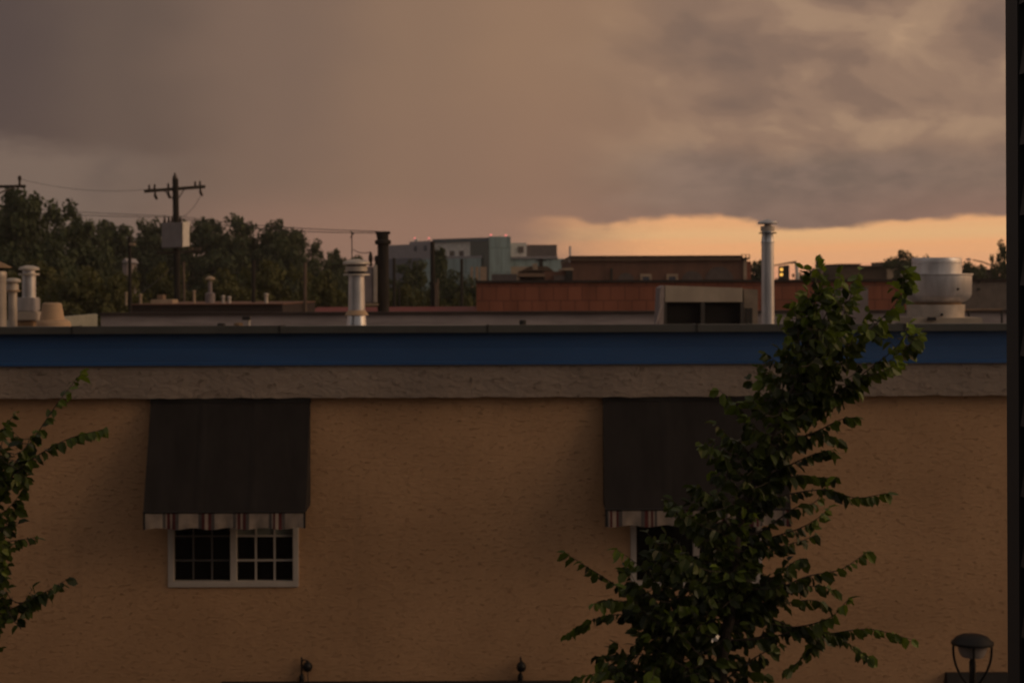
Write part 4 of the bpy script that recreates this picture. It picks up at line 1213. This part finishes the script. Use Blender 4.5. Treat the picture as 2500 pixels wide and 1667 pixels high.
def elm(label, base_px, d0, trunk, branches, core, seed, group=None):
    r = random.Random(seed)
    tb = Vector((X(base_px, d0), d0, .1))
    t = thing('street_tree', label, 'tree', (tb.x, tb.y, 0), group)
    wd, lf = MB(), MB()
    tp = smooth([tb] + [P(x, y, d0 + o) for x, y, o in trunk], .12)
    n_ = len(tp)
    wd.tube(tp, [.105 * (1 - i / (n_ - 1)) ** .75 + .006 for i in range(n_)], 10)
    for (pts, fresh, tl, dd) in branches:
        k = len(pts); w3 = []
        for i, (x, y) in enumerate(pts):
            v = i / (k - 1); w3.append(P(x, y, d0 + dd * v + r.uniform(-.05, .05)))
        # carry the branch back to the trunk
        near = min(tp, key=lambda q: (q - w3[0]).length + (0 if q.z < w3[0].z else .5))
        if (near - w3[0]).length > .1: w3 = [near, near.lerp(w3[0], .55) + Vector((0, 0, -.03))] + w3
        twig(lf, wd, w3, r, .110, fresh, .009, .021)
        sp = smooth(w3, .10); m_ = len(sp)
        for i in range(1, m_ - 1):
            v = i / (m_ - 1)
            ln = tl * (1.05 - v) * r.uniform(.4, 1.)
            if ln < .07: continue
            for rep in (0, 1):
                if r.random() < .25: continue
                d_ = (sp[i + 1] - sp[i - 1]).normalized()
                q = (d_ * r.uniform(.25, .9) + Vector((r.gauss(0, .55), r.gauss(0, .6), r.gauss(.05, .5)))).normalized() * ln
                twig(lf, wd, [sp[i], sp[i] + q * .55 + Vector((0, 0, .02)), sp[i] + q + Vector((0, 0, -.1 * ln))], r, .102, fresh * .5, .0045, .034)
    for (x, y, rx, ry, cnt) in core:
        for i in range(cnt):
            a = r.uniform(0, 6.28); q = math.sqrt(r.random())
            p = P(x + rx * q * math.cos(a), y + ry * q * math.sin(a), d0 + r.uniform(-.55, .55) * (1 - .5 * q))
            sd_ = 1 if math.cos(a) + r.gauss(0, .5) > 0 else -1
            dirv = Vector((sd_ * r.uniform(.35, 1.), r.gauss(0, .45), r.gauss(.38, .22))).normalized() * r.uniform(.22, .46) * min(1, .25 + rx / 95)
            twig(lf, wd, [p - dirv * .5, p + Vector((0, 0, -.015)), p + dirv * .5 + Vector((0, 0, .03))], r, .102, .5 if y < 870 or r.random() < .16 else .06, .0045, .030)
    wd.build('trunk', M['bark'], t, True)
    lf.build('crown', M['leaf'], t, False)
    return t


BR = [
    # top shoots
    ([(1975, 860), (1985, 770), (1990, 700), (1996, 640)], .75, .30, .0), ([(2000, 880), (2050, 790), (2080, 715), (2098, 660)], .7, .22, .3), ([(1975, 850), (2020, 760), (2045, 700), (2050, 668)], .6, .22, -.3),
    ([(2020, 930), (2110, 820), (2180, 750), (2222, 688)], .8, .16, .2), ([(2040, 960), (2130, 895), (2195, 840), (2222, 790)], .9, .16, -.2), ([(2050, 970), (2130, 910), (2190, 870), (2234, 852)], .9, .14, .3),
    ([(1990, 990), (2090, 930), (2160, 905), (2195, 885)], .6, .2, -.3), ([(1960, 900), (1950, 830), (1945, 780), (1935, 745)], .4, .22, .3), ([(1950, 930), (1935, 870), (1930, 835), (1922, 815)], .25, .2, -.3),
    ([(1960, 1010), (1910, 955), (1880, 925), (1852, 898)], .5, .12, .2), ([(1900, 1110), (1840, 1040), (1795, 985), (1756, 953)], .5, .16, -.2), ([(1870, 1160), (1810, 1085), (1780, 1065), (1748, 1036)], .25, .16, .4),
    ([(1860, 1210), (1790, 1140), (1750, 1100), (1714, 1084)], .3, .16, -.4), ([(1850, 1240), (1800, 1190), (1775, 1165), (1750, 1152)], .6, .14, .3),
    ([(1960, 1010), (2020, 985), (2060, 960), (2090, 955)], .2, .22, .3), ([(1930, 1080), (2000, 1050), (2050, 1025), (2088, 1018)], .15, .13, -.2), ([(1920, 1090), (1985, 1070), (2030, 1065), (2052, 1082)], .15, .14, .2),
    ([(1900, 1150), (1960, 1120), (2000, 1105), (2035, 1098)], .2, .14, -.3), ([(1890, 1180), (1950, 1160), (1995, 1165), (2030, 1166)], .15, .10, .3),
    ([(1890, 1215), (2010, 1195), (2090, 1215), (2166, 1203)], .4, .05, -.2), ([(1870, 1290), (1940, 1240), (1990, 1225), (2020, 1180)], .7, .14, .2), ([(1860, 1320), (1950, 1290), (2000, 1262), (2022, 1240)], .6, .13, -.3),
    ([(1840, 1350), (1920, 1330), (1970, 1315), (1990, 1305)], .15, .14, .3),
    # lower right
    ([(1840, 1470), (1960, 1410), (2050, 1390), (2116, 1348)], .45, .10, .3), ([(1830, 1490), (1930, 1440), (2000, 1430), (2035, 1442)], .1, .16, -.3), ([(1840, 1500), (1930, 1470), (1990, 1465), (2018, 1480)], .1, .14, .3),
    ([(1830, 1500), (1920, 1530), (2020, 1510), (2072, 1462)], .5, .12, -.2), ([(1850, 1500), (1990, 1545), (2120, 1535), (2226, 1560)], .6, .10, .2), ([(1930, 1530), (2020, 1545), (2070, 1570), (2122, 1605)], .25, .12, -.3),
    ([(1960, 1535), (2000, 1560), (1965, 1600), (1925, 1634)], .15, .08, .2), ([(1770, 1660), (1820, 1620), (1860, 1595), (1902, 1575)], .2, .14, -.2), ([(1770, 1700), (1810, 1650), (1850, 1640), (1874, 1652)], .35, .12, .2),
    ([(1830, 1450), (1900, 1400), (1940, 1370), (1960, 1365)], .1, .18, -.4),
    # lower left
    ([(1640, 1500), (1540, 1450), (1460, 1400), (1380, 1350)], .25, .10, .3), ([(1650, 1490), (1600, 1420), (1560, 1380), (1508, 1342)], .7, .14, -.2), ([(1640, 1530), (1520, 1500), (1440, 1515), (1384, 1548)], .45, .10, .3),
    ([(1650, 1530), (1560, 1480), (1500, 1465), (1452, 1472)], .35, .15, -.3), ([(1660, 1640), (1580, 1600), (1520, 1598), (1464, 1602)], .1, .12, .3), ([(1660, 1680), (1570, 1640), (1480, 1640), (1405, 1655)], .3, .12, -.3),
    ([(1670, 1560), (1640, 1500), (1660, 1480), (1685, 1480)], .7, .12, -.4), ([(1660, 1640), (1620, 1620), (1600, 1630), (1592, 1660)], .7, .12, -.5), ([(1700, 1400), (1640, 1350), (1610, 1330), (1580, 1300)], .15, .18, .2),
    ([(1760, 1350), (1700, 1300), (1660, 1260), (1630, 1225)], .1, .2, -.2), ([(1790, 1300), (1750, 1240), (1730, 1210), (1700, 1190)], .15, .2, .3),
]
CORE = [(1988, 715, 16, 75, 14), (1992, 810, 40, 55, 16), (2062, 745, 16, 60, 8), (2055, 850, 26, 40, 7), (2140, 800, 16, 30, 4), (2205, 705, 12, 35, 5), (2205, 835, 22, 24, 5), (1955, 905, 60, 80, 22), (2050, 915, 40, 30, 6),
        (1885, 1030, 64, 70, 20), (1818, 1150, 64, 70, 20), (1755, 1270, 64, 65, 23), (1715, 1390, 100, 55, 36), (1850, 1430, 80, 35, 12), (1625, 1480, 90, 60, 36), (1670, 1590, 90, 65, 42), (1600, 1650, 105, 40, 27), (1735, 1480, 75, 40, 14)]
TRUNK = [(1745, 2000, .0), (1755, 1750, .05), (1765, 1600, .0), (1790, 1450, -.05), (1800, 1300, .0), (1845, 1160, .05), (1905, 1010, .0), (1965, 890, -.05), (1975, 800, 0.)]
elm('tall young street tree in full leaf covering one awning, bright shoots at its tips', 1740, 14., TRUNK, BR, CORE, 5, 'street trees')
BL = [([(-60, 1240), (60, 1100), (140, 985), (196, 914)], .45, .17, .2), ([(-20, 1200), (80, 1120), (165, 1072), (250, 1048)], .45, .15, -.2), ([(-70, 1180), (-20, 1090), (15, 1040), (36, 1008)], .3, .12, .3),
      ([(-60, 1220), (-10, 1130), (5, 1080), (10, 1040)], .2, .12, -.3), ([(-120, 1370), (-30, 1330), (30, 1320), (84, 1312)], .15, .14, .2), ([(-120, 1560), (20, 1490), (100, 1450), (160, 1416)], .15, .14, -.2),
      ([(-140, 1260), (-60, 1220), (10, 1190), (60, 1170)], .1, .14, .2), ([(-140, 1330), (-70, 1290), (0, 1260), (40, 1240)], .1, .12, .0), ([(-140, 1420), (-70, 1380), (-10, 1350), (25, 1340)], .1, .10, .3),
      ([(-140, 1600), (-60, 1540), (0, 1500), (20, 1495)], .1, .1, .3), ([(-150, 1200), (-120, 1100), (-80, 1000), (-70, 900)], .3, .25, .1), ([(-170, 1250), (-240, 1150), (-300, 1100), (-340, 1080)], .3, .25, -.1)]
elm('street tree at the picture edge, only a few leafy branches reaching in', -170, 14.5, [(-165, 1900, 0), (-160, 1600, 0), (-150, 1400, 0), (-140, 1250, 0), (-130, 1100, 0)], BL, [(15, 1160, 45, 75, 10), (60, 1095, 25, 35, 4), (-10, 1270, 30, 50, 12), (40, 1480, 40, 25, 8), (-70, 1190, 80, 90, 34), (-100, 1350, 90, 120, 50), (-140, 1550, 120, 150, 60)], 9, 'street trees')

# a white ribbon hanging in the street tree
q = P(1738, 1567, 13.4); q2 = P(1756, 1550, 13.45)  # bright white spot of unknown nature, built as a thin curved strip
mb = MB(); pr_ = None
pts = [q.lerp(q2, i / 8) + Vector((0, .02 * math.sin(i * .9), .006 * math.sin(i * 1.3))) for i in range(9)]
for i in range(8):
    w0 = .008 + .007 * math.sin(math.pi * i / 8); w1 = .008 + .007 * math.sin(math.pi * (i + 1) / 8)
    n_ = Vector((-.6, .0, .8))
    mb.prism([pts[i] - n_ * w0, pts[i + 1] - n_ * w1, pts[i + 1] + n_ * w1, pts[i] + n_ * w0], (0, .003, 0))
tag(mb.build('sliver', mat('white ribbon', (.85, .80, .74), .35, 0, .03)), 'small white ribbon caught low among the leaves of the tall street tree', 'sliver')
